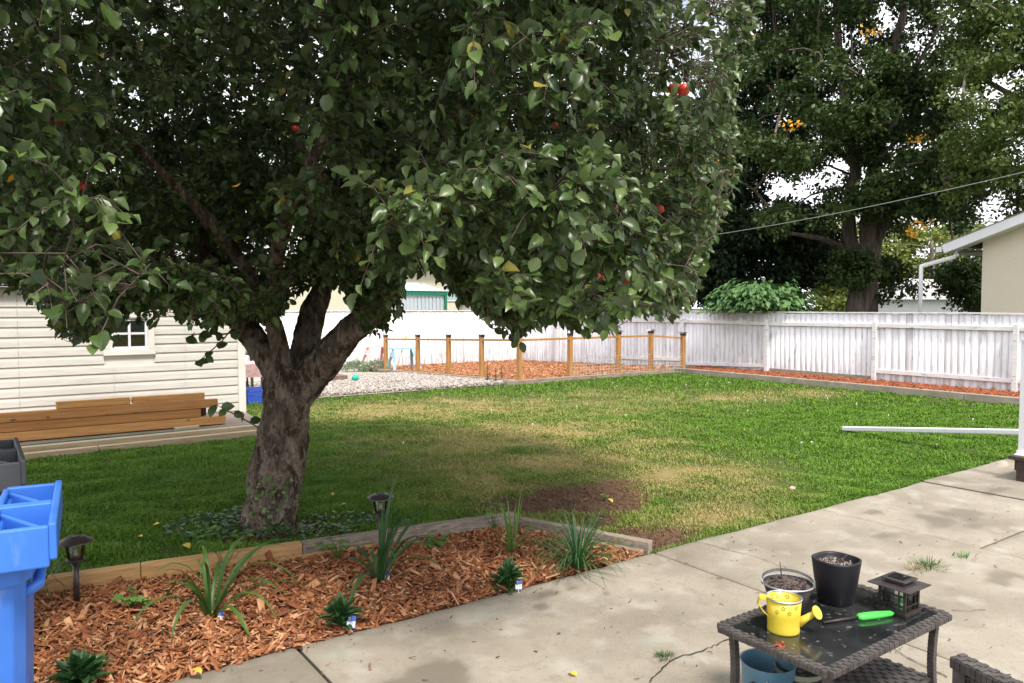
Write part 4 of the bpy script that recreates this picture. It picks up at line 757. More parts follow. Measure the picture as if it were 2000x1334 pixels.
for q, (x, y, w_) in enumerate(spots):
    o = l0 if q == 0 else l0.copy()
    if q: COL.objects.link(o)
    z = {'grass': .055, 'patio': PZ+.006, 'mulch': BZ+.03, 'dirt': .03}[w_]; g = G(x, y, z); o.location = g; o.rotation_euler = (random.uniform(-.2, .2), random.uniform(-.2, .2), random.uniform(0, 6)); s_ = random.uniform(.8, 1.3); o.scale = (s_,)*3
    tagp(o, lw[q], 'leaf', 'yellow fallen leaves')
# weeds in the patio joints and at the tree base
def weed(px, py, n_, L_, label, m='lily', z=PZ): g = G(px, py, z); t = thing('weed', (g.x, g.y, z), label, 'weed'); straps((g.x, g.y, z), n_, L_, .005, M[m], t, 'leaves', up=.9, r0=L_*1.3, seg=4, droop=.8)
weed(1815, 1108, 110, .075, 'grassy weed tuft growing at the patio joint crossing, larger one'); weed(1885, 1090, 50, .05, 'flat green weed in the patio joint nearest the right edge', 'freshleaf')
weed(1785, 1112, 60, .06, 'dry straw coloured tuft left of the green weed in the patio joint', 'straw')
weed(1300, 1284, 70, .035, 'tiny sparse weed in the patio crack left of the table'); weed(1735, 1268, 30, .04, 'small weed in the crack behind the table leg')
def edge_tuft(x, y, label): pass

# ------------------------------------------------------------------ table and what stands on it
TZ = .5; a0, a1, b0, b1 = 2.37, 3.21, 1.46, 1.92
tt = thing('wicker_table', ((a0+a1)/2, (b0+b1)/2, PZ), 'low dark wicker side table with dirty black glass top on the patio', 'table')
mb = MB(); mb.box(((a0+a1)/2, (b0+b1)/2, TZ-.012), (a1-a0-.05, b1-b0-.05, .012)); mb.build('glass_top', M['tabletop'], tt, bevel=.002)
def weave_rim(mb, A_, B_, w_, h_, pitch=.017):
    A_ = Vector(A_); B_ = Vector(B_); L_ = (B_-A_).length; n_ = int(L_/pitch); d = (B_-A_)/L_; s_ = d.cross(Vector((0, 0, 1)))
    for q in range(n_):
        c = A_+d*((q+.5)*pitch*L_/(n_*pitch)); o = .002 if q % 2 else 0
        for sgn in (-1, 1):
            e = .0022 if (q % 2) == (sgn > 0) else 0
            mb.bar(c+s_*sgn*w_*.26-d*pitch*.46+Vector((0, 0, e)), c+s_*sgn*w_*.26+d*pitch*.46+Vector((0, 0, e)), w_*.52, h_+e)
        mb.bar(c+s_*w_*.52-d*pitch*.46, c+s_*w_*.52+d*pitch*.46, .004+o, h_*.8); mb.bar(c-s_*w_*.52-d*pitch*.46, c-s_*w_*.52+d*pitch*.46, .006-o, h_*.8)
cs = [(a0, b0), (a1, b0), (a1, b1), (a0, b1)]
for q in range(4):
    p = cs[q]; r_ = cs[(q+1) % 4]; mb = MB(); weave_rim(mb, (p[0], p[1], TZ-.014), (r_[0], r_[1], TZ-.012), .037, .025); mb.build('rim', M['wicker'], tt, bevel=.0015)
for p, sx, sy in ((cs[0], 1, 1), (cs[1], -1, 1), (cs[2], -1, -1), (cs[3], 1, -1)):
    mb = MB(); x, y = p[0]+sx*.02, p[1]+sy*.02
    for q in range(56): z = PZ+.005+q*.008; w_ = .026+.0015*(q % 2); mb.box((x+sx*.03*math.sin(q/56*2.6), y+sy*.012*math.sin(q/56*2.6), z+.004), (w_, w_, .0076))
    mb.build('leg', M['wicker'], tt, bevel=.001)
mb = MB(); sz = .24; nx, ny = 26, 15
for i_ in range(nx):
    for j_ in range(ny):
        u = a0+.06+(a1-a0-.12)*(i_+.5)/nx; v = b0+.04+(b1-b0-.08)*(j_+.5)/ny; e = .004 if (i_+j_) % 2 else 0
        mb.box((u, v, sz+e), (.03 if (i_+j_) % 2 else .022, .022 if (i_+j_) % 2 else .029, .006))
mb.box(((a0+a1)/2, (b0+b1)/2, sz-.012), (a1-a0-.1, b1-b0-.06, .012)); mb.build('shelf', M['wicker'], tt)
def TP(px, py): return G(px, py, TZ)
TT = TZ-.006+.0005
# watering can
c = TP(1530, 1228); c.z = TT; t = thing('watering_can', c, 'small yellow metal watering can on the table', 'watering can')
R_ = .064; Hh = .13; mb = MB(); mb.lathe(c, [(0, 0), (R_*.93, 0), (R_*.95, .006), (R_*.93, .02), (R_*.96, Hh*.5), (R_*1.02, Hh), (R_*.98, Hh), (R_*.93, Hh*.5), (R_*.9, .01), (0, .01)], 40); mb.build('body', M['yellow'], t, smooth=True)
mb = MB(); mb.tube([c+Vector((math.cos(a_)*R_*1.02, math.sin(a_)*R_*1.02, Hh)) for a_ in np.linspace(0, 6.283, 41)], .004, 8, cap=False); mb.build('rim', M['chrome'], t, smooth=True)
mb = MB(); rt = Vector((math.cos(YAW), -math.sin(YAW), 0)); fw = Vector((math.sin(YAW), math.cos(YAW), 0))
hp = [c-rt*R_+Vector((0, 0, Hh*.98)), c-rt*(R_+.028)+Vector((0, 0, Hh*1.02)), c-rt*(R_+.036)+Vector((0, 0, Hh*.82)), c-rt*(R_+.018)+Vector((0, 0, Hh*.6)), c-rt*(R_-.002)+Vector((0, 0, Hh*.46))]
for p, q in zip(hp[:-1], hp[1:]): mb.bar(p, q+(q-p).normalized()*.004, .02, .004, up=rt+Vector((0, 0, .01)))
mb.build('handle', M['yellow'], t, bevel=.001)
sp0 = c+rt*(R_-.012)-fw*.015+Vector((0, 0, .035)); sp1 = c+rt*(R_+.042)-fw*.03+Vector((0, 0, .078)); mb = MB(); mb.tube([sp0, sp0.lerp(sp1, .5), sp1], [.019, .013, .011], 16); mb.build('spout', M['yellow'], t, smooth=True)
dr_ = (Vector(rt)*.5-fw*.55+Vector((0, 0, .45))).normalized(); mb = MB(); mb.tube([sp1, sp1+dr_*.012, sp1+dr_*.016], [.011, .026, .026], 24); rose = mb.build('rose', M['yellow'], t)
mb = MB(); ux = dr_.cross(Vector((0, 0, 1))).normalized(); uy = ux.cross(dr_)
for rr, nn in ((.007, 5), (.013, 9), (.019, 13)):
    for q in range(nn): a_ = 6.283*q/nn; p = sp1+dr_*.0168+ux*rr*math.cos(a_)+uy*rr*math.sin(a_); mb.tube([p, p+dr_*.0008], .0012, 6)
mb.build('holes', M['yellowdark'], rose)
mb = MB()
for az in (-2.55, -2.2, -1.75, -2.9): # punched stars below the rim
    for q in range(5):
        zc = Hh*(.84 if az in (-2.55, -1.75) else .70); a2 = 6.283*q/5+.3; aa = az+math.cos(a2)*.08; zz = zc+math.sin(a2)*.006; p = c+Vector((math.cos(aa)*R_*1.005, math.sin(aa)*R_*1.005, zz)); mb.tube([p, p+Vector((math.cos(aa), math.sin(aa), 0))*.0012], .0019, 6)
for az in (.4, 1.0, 1.4):
    for q in range(5):
        a2 = 6.283*q/5; aa = az+math.cos(a2)*.1; zz = Hh*.86+math.sin(a2)*.007; p = c+Vector((math.cos(aa)*R_*.965, math.sin(aa)*R_*.965, zz)); mb.tube([p, p-Vector((math.cos(aa), math.sin(aa), 0))*.0012], .0022, 6)
mb.build('star_holes', M['yellowdark'], t)
# black pot
c = TP(1632, 1172); c.z = TT; t = thing('plant_pot', c, 'tall black square-shouldered plant pot with dry soil on the table', 'plant pot')
mb = MB(); mb.lathe(c, [(0, 0), (.066, 0), (.07, .005), (.086, .1), (.098, .2), (.099, .206), (.09, .207), (.088, .195), (.08, .17), (0, .17)], 48, sq=2.8); mb.build('pot', M['potblack'], t, smooth=True)
mb = MB(); mb.lathe(c+Vector((0, 0, .171)), [(0.081, 0), (.05, .006), (0, .01)], 32, sq=2.8); mb.build('soil', M['soil'], t)
mb = MB(); mb.tube([c+rt*.03+Vector((0, 0, .18)), c+rt*.035+Vector((0, 0, .21)), c+rt*.05+Vector((0, 0, .225))], .0015, 5); mb.build('dead_stalk', M['twig'], t)
def crumb(cc, r_, n_, m, t, zz, sq=1.0):
    a_ = rnd(n_, 0, 6.283); q = np.sqrt(rnd(n_))*r_; P = np.stack([cc.x+np.cos(a_)*q, cc.y+np.sin(a_)*q, cc.z+zz+rnd(n_, -.002, .006)], 1); V_, F_ = scatter(CHIP_T, CHIP_F, P, frames(rdir(n_), rdir(n_)), np.stack([rnd(n_, .006, .018), rnd(n_, .004, .009), rnd(n_, .002, .005)], 1))
    npobj('soil_crumbs', V_, F_, m, t, attrs={'rnd': np.repeat(rnd(n_), 8)})
M['crumbs'] = mat('soil_crumbs', (.05, .035, .03), (.3, .25, .22), rough=.95, scale=40, attr='rnd'); crumb(c, .075, 260, M['crumbs'], t, .18)
t.scale = (.92, .92, .9)
# metal bucket planter
c = TP(1545, 1195); c = c+fw*.04; c.z = TT; t = thing('bucket_planter', c, 'dark metal bucket planter full of soil with a wide loop handle, behind the yellow can', 'bucket')
mb = MB(); mb.lathe(c, [(0, 0), (.06, 0), (.064, .005), (.1, .112), (.098, .112), (.096, .106), (.092, .098), (0, .098)], 40); mb.build('bucket', M['blackmetal'], t, smooth=True)
mb = MB(); mb.tube([c+Vector((math.cos(a_)*.101, math.sin(a_)*.101, .112)) for a_ in np.linspace(0, 6.283, 41)], .004, 8, cap=False); mb.build('rim', M['chrome'], t, smooth=True)
mb = MB(); A_ = [c+rt*.108*math.cos(a_)+fw*(.085*math.sin(a_))+Vector((0, 0, .115+.022*math.sin(a_))) for a_ in np.linspace(-.1, 3.24, 22)]
for p, q in zip(A_[:-1], A_[1:]): mb.bar(p, q, .003, .012)
mb.build('handle', M['chrome'], t)
mb = MB(); mb.lathe(c+Vector((0, 0, .098)), [(.092, 0), (.05, .012), (0, .016)], 24); mb.build('soil', M['soil'], t); crumb(c, .08, 260, mat('dark_crumbs', (.03, .02, .018), (.12, .09, .08), rough=.95, attr='rnd'), t, .107)
mb = MB(); mb.tube([c-rt*.02+Vector((0, 0, .11)), c-rt*.03+Vector((0, 0, .16)), c-rt*.035+Vector((0, 0, .2))], [.003, .0025, .0015], 6); mb.build('dead_stalk', M['twig'], t)
# lantern
c = TP(1755, 1190); c.z = TT; t = thing('solar_lantern', c, 'square bronze solar lantern with glass panes on the table', 'lantern'); lrz = .06; S_ = .072
mb = MB(); mb.box(c+Vector((0, 0, .009)), (.165, .165, .018)); mb.build('base', M['blackmetal'], t, bevel=.002)
mb = MB(); mb.box(c+Vector((0, 0, .124)), (.148, .148, .012)); 
for sx in (-1, 1):
    for sy in (-1, 1): mb.box(c+Vector((sx*S_*.94, sy*S_*.94, .068)), (.014, .014, .099))
for f_ in range(4):
    a_ = f_*math.pi/2; n2 = Vector((math.cos(a_), math.sin(a_), 0)); s2 = Vector((-n2.y, n2.x, 0))
    for o in (-.036, .036): mb.bar(c+n2*S_*.95+s2*o+Vector((0, 0, .018)), c+n2*S_*.95+s2*o+Vector((0, 0, .118)), .005, .006)
    for z in (.045, .095): mb.bar(c+n2*S_*.96-s2*.062+Vector((0, 0, z)), c+n2*S_*.96+s2*.062+Vector((0, 0, z)), .005, .006)
mb.build('frame', M['blackmetal'], t)
for f_ in range(4):
    a_ = f_*math.pi/2; n2 = Vector((math.cos(a_), math.sin(a_), 0)); s2 = Vector((-n2.y, n2.x, 0)); mb = MB(); mb.bar(c+n2*S_*.88-s2*.06+Vector((0, 0, .068)), c+n2*S_*.88+s2*.06+Vector((0, 0, .068)), .002, .095); mb.build('pane', M['clear'], t)
mb = MB(); mb.lathe(c+Vector((0, 0, .018)), [(0, 0), (.028, 0), (.028, .012), (.01, .016), (.01, .03), (0, .03)], 20); mb.build('bulb', M['chrome'], t)
mb = MB(); h_ = .115; z1, z2 = c.z+.131, c.z+.146; mb.add([(c.x-h_, c.y-h_, z1), (c.x+h_, c.y-h_, z1), (c.x+h_, c.y+h_, z1), (c.x-h_, c.y+h_, z1), (c.x-h_, c.y-h_, z1+.004), (c.x+h_, c.y-h_, z1+.004), (c.x+h_, c.y+h_, z1+.004), (c.x-h_, c.y+h_, z1+.004), (c.x-.06, c.y-.06, z2-.004), (c.x+.06, c.y-.06, z2-.004), (c.x+.06, c.y+.06, z2-.004), (c.x-.06, c.y+.06, z2-.004)], [(0, 3, 2, 1), (0, 1, 5, 4), (1, 2, 6, 5), (2, 3, 7, 6), (3, 0, 4, 7), (4, 5, 9, 8), (5, 6, 10, 9), (6, 7, 11, 10), (7, 4, 8, 11), (8, 9, 10, 11)])
roof = mb.build('roof', M['bronze'], t); mb = MB(); k_ = .066; zz = c.z+.149; mb.box((c.x, c.y, zz), (.1, .1, .014)); mb.box((c.x, c.y, zz+.011), (.135, .135, .007)); mb.build('cap', M['bronze'], roof, bevel=.002)
mb = MB(); mb.box((c.x, c.y, zz+.016), (.085, .085, .003)); mb.build('solar_panel', M['tabletop'], roof)
t.scale = (.76, .76, .86)
# lighter
A_ = TP(1608, 1217); B_ = TP(1676, 1208); C_ = TP(1745, 1200); t = thing('barbecue_lighter', B_, 'lime green long-necked lighter lying on the table', 'lighter'); z = Vector((0, 0, TT-TZ+.011))
mb = MB(); d = (C_-B_).normalized(); mb.tube([A_+z-Vector((0, 0, .003)), B_+z], [.0055, .006], 12); mb.build('barrel', M['blackmetal'], t, smooth=True)
mb = MB(); mb.tube([B_+z-d*.003, B_+z+d*.006, B_+z.copy()+d*.03, B_.lerp(C_, .55)+z, B_.lerp(C_, .9)+z, C_+z], [.01, .017, .019, .018, .014, .006], 14, flat=.8); mb.build('handle', M['green'], t, smooth=True)
s2 = d.cross(Vector((0, 0, 1))); mb = MB(); q = B_.lerp(C_, .3)+z+s2*.007+Vector((0, 0, .006)); mb.box(q, (.008, .006, .005), rz=math.atan2(d.y, d.x)); mb.tube([q+d*.022, q+d*.036], .004, 8); mb.build('trigger', M['blackmetal'], t)
mb = MB(); P = [(1408, 747)]; 
g = TP(1523, 1263); t = thing('seed_head', (g.x, g.y, TZ+.004), 'small clump of dry reddish debris on the table rim', 'debris'); nn = 40; leafset('petals', np.array(g)+np.array([0, 0, .006])+rdir(nn)*np.array([.016, .012, .006]), rdir(nn), rdir(nn), rnd(nn, .01, .02), mat('rusty_petals', (.3, .06, .03), (.45, .15, .08), rough=.8, attr='rnd'), t)
# pots on the patio under the table
def pail(c, r0, r1, h_, m, label, mi=None):
    t = thing('metal_pail', c, label, 'pail'); mb = MB(); c = Vector(c); mb.lathe(c, [(0, 0), (r0, 0), (r0, .01), (r0+(r1-r0)*.3, h_*.3), (r0+(r1-r0)*.3+.003, h_*.31), (r0+(r1-r0)*.33, h_*.34), (r1, h_-.004), (r1+.004, h_), (r1-.002, h_-.002), (r0*.97, .02), (0, .02)], 40); mb.build('body', m, t, smooth=False)
    mb = MB(); p = c-rt*(r1*.3)-fw*r1*.92+Vector((0, 0, h_*.82)); mb.tube([p+Vector((math.cos(a_)*.01, 0, math.sin(a_)*.01)) for a_ in np.linspace(0, 6.28, 12)], .0022, 6); mb.build('handle_loop', M['chrome'], t)
g = G(1517, 1300, .33)+fw*.1; pail((g.x, g.y, PZ), .082, .108, .27, M['bluepot'], 'blue metal pail standing under the left end of the table')
g = G(1585, 1316, .3)+fw*.13; pail((g.x, g.y, PZ), .075, .095, .235, M['creampot'], 'cream metal pail under the table behind the blue pail')
# wicker chair corner
g = G(1868, 1290, .52); t = thing('wicker_chair', (g.x+.3, g.y-.3, PZ), 'dark wicker chair cut off in the bottom right corner', 'chair')
d = Vector((math.sin(YAW+1.25), math.cos(YAW+1.25), 0)); d = (G(1972, 1342, .52)-g).normalized()*.62; A_ = Vector(g); B_ = A_+d; mb = MB(); weave_rim(mb, A_, B_, .06, .04, .02); mb.build('armrest', M['wicker'], t, bevel=.002)
mb = MB(); s_ = d.normalized(); n2 = Vector((-s_.y, s_.x, 0))
for q in range(28):
    for r_ in range(22):
        e = .003 if (q+r_) % 2 else -.001; p = A_+s_*(.02+q*.021)+n2*e+Vector((0, 0, -.035-r_*.02)); mb.bar(p-s_*.0105, p+s_*.0105, .006, .017)
mb.build('side_panel', M['wicker'], t)
for P_ in (A_+s_*.02, B_-s_*.02): mb = MB(); mb.bar(P_+Vector((0, 0, -.02)), Vector((P_.x, P_.y, PZ)), .04, .04); mb.build('leg', M['wicker'], t)
n3 = -n2 if n2.dot(fw) > 0 else n2
mb = MB(); mb.add([A_+s_*.01+Vector((0, 0, -.2)), B_+Vector((0, 0, -.2)), B_+n3*.55+Vector((0, 0, -.2)), A_+n3*.55+Vector((0, 0, -.2))]+[A_+s_*.01+Vector((0, 0, -.25)), B_+Vector((0, 0, -.25)), B_+n3*.55+Vector((0, 0, -.25)), A_+n3*.55+Vector((0, 0, -.25))], [(0, 1, 2, 3), (7, 6, 5, 4), (0, 4, 5, 1), (1, 5, 6, 2), (2, 6, 7, 3), (3, 7, 4, 0)]); mb.build('seat', M['wicker'], t)

# ------------------------------------------------------------------ deck corner, post, rock and spout pipe at the right
g = G(1969, 889, .29); t = thing('wooden_deck', (g.x, g.y, 0), 'dark brown wooden deck corner on short legs at the right edge', 'deck')
dk = Vector((1, -.02, 0)); mb = MB(); mb.box((g.x+1.0, g.y-.8, .27), (2.0, 1.6, .035)); mb.build('deck_top', M['darkbrown'], t, bevel=.004)
mb = MB(); mb.box((g.x+1.05, g.y-.03, .19), (1.85, .04, .12)); mb.build('skirt', M['darkbrown'], t); mb = MB(); mb.box((g.x+.06, g.y-.1, .13), (.07, .07, .24)); mb.build('leg', M['darkbrown'], t)
mb = MB(); mb.box((g.x+.06, g.y-1.3, .13), (.07, .07, .24)); mb.build('leg', M['darkbrown'], t)
pg = (g.x+.13, g.y-.085, .2885)
t = thing('railing_post', pg, 'square white metal railing post standing on the brown deck', 'post'); mb = MB(); x, y, z = pg; mb.box((x, y, z+.56), (.075, .075, 1.12)); mb.build('shaft', M['whitemetal'], t, bevel=.004); mb = MB(); mb.box((x, y, z+.006), (.15, .12, .012)); mb.box((x, y, z+.03), (.095, .095, .035)); mb.build('base_plate', M['whitemetal'], t, bevel=.003)
mb = MB(); mb.box((x, y, z+1.135), (.09, .09, .02)); mb.build('cap', M['whitemetal'], t)
def rock(px, py, r_, z, label):
    g = G(px, py, z); mb = MB(); n_ = 14
    prof = [(.001, 0)]+[(r_*math.sin(a_), r_*.62*(1-math.cos(a_))/1) for a_ in np.linspace(.3, 2.9, 9)]+[(.001, r_*1.24)]; mb.lathe((g.x, g.y, z-.01), prof, n_, sx=1.25, sy=.9)
    mb.V = [tuple(Vector(v)+Vector((1, 1, 1))*(mnoise.noise(Vector(v)*9)*r_*.45)) for v in mb.V]; tagp(mb.build('rock', M['rock'], smooth=True), label, 'rock')
rock(1957, 918, .075, .0, 'rounded tan rock beside the deck corner on the patio edge'); rock(1977, 925, .028, PZ, 'small pebble next to the deck leg'); rock(1548, 957, .03, .02, 'small tan stone lying in the lawn near the patio')
A_ = Q(1648, 838, 10.5); B_ = Q(2060, 845, 8.0); A_.z = max(A_.z, .05); mb = MB(); mb.bar(A_, B_, .085, .06); t = thing('downspout_extension', A_, 'long white drain pipe lying out over the lawn from the deck', 'drain pipe'); mb.build('pipe', M['whitemetal'], t, bevel=.012)

# ------------------------------------------------------------------ neighbour's beige house on the right, with its eave, gutter and downspout
HX = 19.0; hc = onX(1916, 600, HX); hy = hc.y; HD = hc.x*math.sin(YAW)+hc.y*math.cos(YAW); XO = HX-.42
t = thing('stucco_house', (HX, hy, 0), 'beige stucco house with white eave behind the fence at the right edge', 'house')
e1 = onX(1842, 487, XO); e2 = onX(2000, 425, XO); sl_ = (e2.z-e1.z)/(e2.y-e1.y); ye = e1.y; ze = e1.z; ZR = lambda y: ze+(y-ye)*sl_; y1 = hy-6; YR = y1
mb = MB(); x1 = HX+8; mb.add([(HX, hy, -.1), (HX, y1, -.1), (HX, y1, ZR(y1)-.08), (HX, hy, ZR(hy)-.08), (x1, hy, -.1), (x1, y1, -.1), (x1, y1, ZR(y1)-.08), (x1, hy, ZR(hy)-.08)], [(0, 1, 2, 3), (4, 7, 6, 5), (0, 3, 7, 4), (1, 5, 6, 2)]); mb.build('wall', M['stucco'], t)
mb = MB(); mb.bar((XO, ye, ze+.0), (XO, y1, ZR(y1)+.0), .05, .2); mb.build('rake_board', M['whitemetal'], t, bevel=.004)
mb = MB(); zs = ze-.09; mb.add([(XO+.03, ye, zs), (XO+.03, y1, ZR(y1)-.09), (HX, y1, ZR(y1)-.09), (HX, ye, zs), (HX, hy, zs+(ZR(hy)-ze)*.0), (x1, hy, zs), (x1, ye, zs)], [(3, 2, 1, 0), (3, 6, 5, 4)]); mb.build('soffit', M['sidetrim'], t)
mb = MB(); mb.add([(XO-.03, ye+.02, ze+.1), (XO-.03, y1, ZR(y1)+.1), (x1, y1, ZR(y1)+.1), (x1, ye+.02, ze+.1), (XO-.03, ye+.02, ze+.13), (XO-.03, y1, ZR(y1)+.13), (x1, y1, ZR(y1)+.13), (x1, ye+.02, ze+.13)], [(3, 2, 1, 0), (4, 5, 6, 7), (0, 1, 5, 4), (0, 4, 7, 3)]); mb.build('roof', M['fascia'], t)
mb = MB(); mb.bar((XO-.02, ye+.09, ze+.0), (x1, ye+.09, ze+.0), .13, .12); gt = mb.build('gutter', M['whitemetal'], t)
ED = e1.x*math.sin(YAW)+e1.y*math.cos(YAW)
mb = MB(); p0 = Q(1868, 492, ED); p1 = Q(1864, 502, ED-.1); p2 = Q(1799, 520, ED-.5); p3 = Q(1797, 640, ED-.5)
mb.tube([p0, p1, p1.lerp(p2, .1), p1.lerp(p2, .9), p2, p2.lerp(p3, .06), p3], .05, 12, flat=.8); mb.build('downspout', M['whitemetal'], t, smooth=True)
# far grey roofed building
c0 = Q(1705, 600, 34); c1 = Q(1960, 600, 34); er = Q(1705, 580, 34).z; rz_ = Q(1760, 541, 34).z; u = (c1-c0); u.z = 0; L_ = u.length; u.normalize(); v = Q(1700, 600, 40)-Q(1702, 600, 34); v.z = 0; v.normalize()
t = thing('white_garage', (c0.x, c0.y, 0), 'white sided garage with weathered grey roof far behind the fence', 'garage'); mb = MB(); b = Vector((c0.x, c0.y, 0))
nb = 14
for q in range(nb):
    za, zb = er*q/nb, er*(q+1)/nb; mb.add([b+Vector((0, 0, za))-v*.03, b+u*L_+Vector((0, 0, za))-v*.03, b+u*L_+Vector((0, 0, zb)), b+Vector((0, 0, zb))], [(0, 1, 2, 3)])
mb.add([b, b+v*6, b+v*6+Vector((0, 0, er)), b+Vector((0, 0, er))], [(3, 2, 1, 0)]); mb.build('wall', M['whitemetal'], t)
mb = MB(); rr0 = b+Vector((0, 0, er))-v*.4-u*.3; rr1 = rr0+u*(L_+.6); rt0 = b+u*1.4+v*2.8+Vector((0, 0, rz_)); rt1 = b+u*(L_-1)+v*2.8+Vector((0, 0, rz_)); bk0 = rr0+v*6.6; bk1 = rr1+v*6.6
mb.add([rr0, rr1, rt1, rt0, bk0, bk1], [(0, 1, 2, 3), (0, 3, 4), (3, 2, 5, 4), (1, 5, 2)]); mb.build('roof', M['shingle2'], t); mb = MB(); mb.bar(rr0-Vector((0, 0, .05)), rr1-Vector((0, 0, .05)), .1, .12); mb.build('gutter', M['whitemetal'], t)

# ------------------------------------------------------------------ behind the back fence: beige house and green roofed shed
HY = 30.0; xa = onY(560, 600, HY).x; xb = onY(945, 600, HY).x; zt = onY(850, 512, HY).z
t = thing('beige_house', ((xa+xb)/2, HY, 0), 'pale beige house with a small blind-covered window beyond the back fence', 'house')
wa = onY(873, 585, HY); wb = onY(898, 556, HY)
mb = MB(); mb.box(((xa+xb)/2, HY+4, zt/2-.1), (xb-xa, 8, zt+.2)); mb.build('wall', M['stucco'], t)
mb = MB(); mb.box(((xa+xb)/2, HY-.05, zt+.1), (xb-xa+1.2, 1.1, .2)); mb.build('eave', M['whitemetal'], t); mb = MB(); mb.add([(xa-.6, HY-.6, zt+.21), (xb+.6, HY-.6, zt+.21), (xb-2, HY+4, zt+2), (xa+2, HY+4, zt+2), (xb+.6, HY+8.6, zt+.21), (xa-.6, HY+8.6, zt+.21)], [(0, 1, 2, 3), (3, 2, 4, 5), (1, 4, 2), (0, 3, 5)]); mb.build('roof', M['shingle2'], t)
mb = MB(); mb.box((wa.x+.45, HY-.02, (wa.z+wb.z)/2), (1.1, .06, wb.z-wa.z+.15)); wn = mb.build('window', M['whitemetal'], t); mb = MB(); M['tealglass'] = mat('window_blind', (.3, .45, .45), (.38, .52, .52), rough=.2); mb.box((wa.x+.45, HY-.055, (wa.z+wb.z)/2), (.95, .01, wb.z-wa.z)); mb.build('pane', M['tealglass'], wn)
GY = 25.2; ga = onY(770, 600, GY).x; gb = onY(868, 600, GY).x; gz0 = onY(868, 574, GY).z; gz1 = onY(840, 553, GY+1.3).z
t = thing('metal_shed', (gb-1, GY, 0), 'small metal shed with pale green roof and dark green trim over the back fence', 'shed')
M['corr'] = mat('pale_metal_panel', (.5, .56, .6), (.58, .64, .68), rough=.4, metal=.2); M['gtrim'] = mat('green_trim', (.01, .16, .09), (.02, .2, .11), rough=.4); M['groof'] = mat('pale_green_metal', (.42, .62, .6), (.5, .7, .67), rough=.35)
mb = MB(); x = ga
while x < gb-.06: mb.box((x+.06, GY, gz0/2), (.1, .03, gz0)); mb.box((x+.13, GY+.02, gz0/2), (.05, .03, gz0)); x += .16
mb.box((gb, GY+1.2, gz0/2), (.03, 2.4, gz0)); mb.build('wall', M['corr'], t)
mb = MB(); mb.box(((ga+gb)/2, GY-.06, gz0+.03), (gb-ga+.2, .06, .14)); mb.box((gb+.02, GY-.06, gz0/2-.03), (.09, .08, gz0)); mb.build('trim', M['gtrim'], t)
mb = MB(); mb.add([(ga-.2, GY-.12, gz0+.1), (gb+.12, GY-.12, gz0+.1), (gb-.5, GY+1.3, gz1), (ga-.2, GY+1.3, gz1), (gb+.12, GY+2.7, gz0+.1), (ga-.2, GY+2.7, gz0+.1)], [(0, 1, 2, 3), (3, 2, 4, 5), (1, 4, 2)])
for q in range(9): x = ga+(gb-ga)*q/9; mb.bar((x, GY-.12, gz0+.115), (x+.0, GY+1.25, gz1-.01), .025, .03)
mb.build('roof', M['groof'], t)
gv = onY(985, 592, 28); t = thing('white_outbuilding', (gv.x, 28, 0), 'white gabled outbuilding partly visible beyond the back fence corner', 'building'); mb = MB(); z1 = gv.z; gl = onY(948, 600, 28).x; gr_ = gl+4.2; gp = (gl+gr_)/2
mb.add([(gl, 28, 0), (gr_, 28, 0), (gr_, 28, 1.85), (gp, 28, 3.2), (gl, 28, 1.85), (gl, 31, 0), (gr_, 31, 0), (gr_, 31, 1.85), (gp, 31, 3.2), (gl, 31, 1.85)], [(0, 1, 2, 3, 4), (9, 8, 7, 6, 5), (0, 4, 9, 5), (1, 6, 7, 2)]); mb.build('wall', M['whitemetal'], t); mb = MB(); mb.bar((gl-.2, 27.95, 1.72), (gp, 27.95, 3.3), .1, .08); mb.bar((gp, 27.95, 3.3), (gr_+.2, 27.95, 1.72), .1, .08)
mb.add([(gl-.2, 27.9, 1.8), (gp, 27.9, 3.34), (gp, 31, 3.34), (gl-.2, 31, 1.8)], [(0, 1, 2, 3)]); mb.add([(gr_+.2, 27.9, 1.8), (gp, 27.9, 3.34), (gp, 31, 3.34), (gr_+.2, 31, 1.8)], [(3, 2, 1, 0)]); mb.build('roof', M['fascia'], t)
# overhead wire
A_ = Q(1180, 482, 24); B_ = Q(2150, 300, 11); mb = MB(); P = [A_.lerp(B_, t_)+Vector((0, 0, -.9*t_*(1-t_)*1)) for t_ in np.linspace(0, 1, 30)]; mb.tube(P, .0065, 6); M['cable'] = mat('pale_cable', (.26, .27, .26), (.3, .3, .3), rough=.5); tagp(mb.build('overhead_cable', M['cable']), 'thin pale overhead cable crossing in front of the big trees', 'cable')

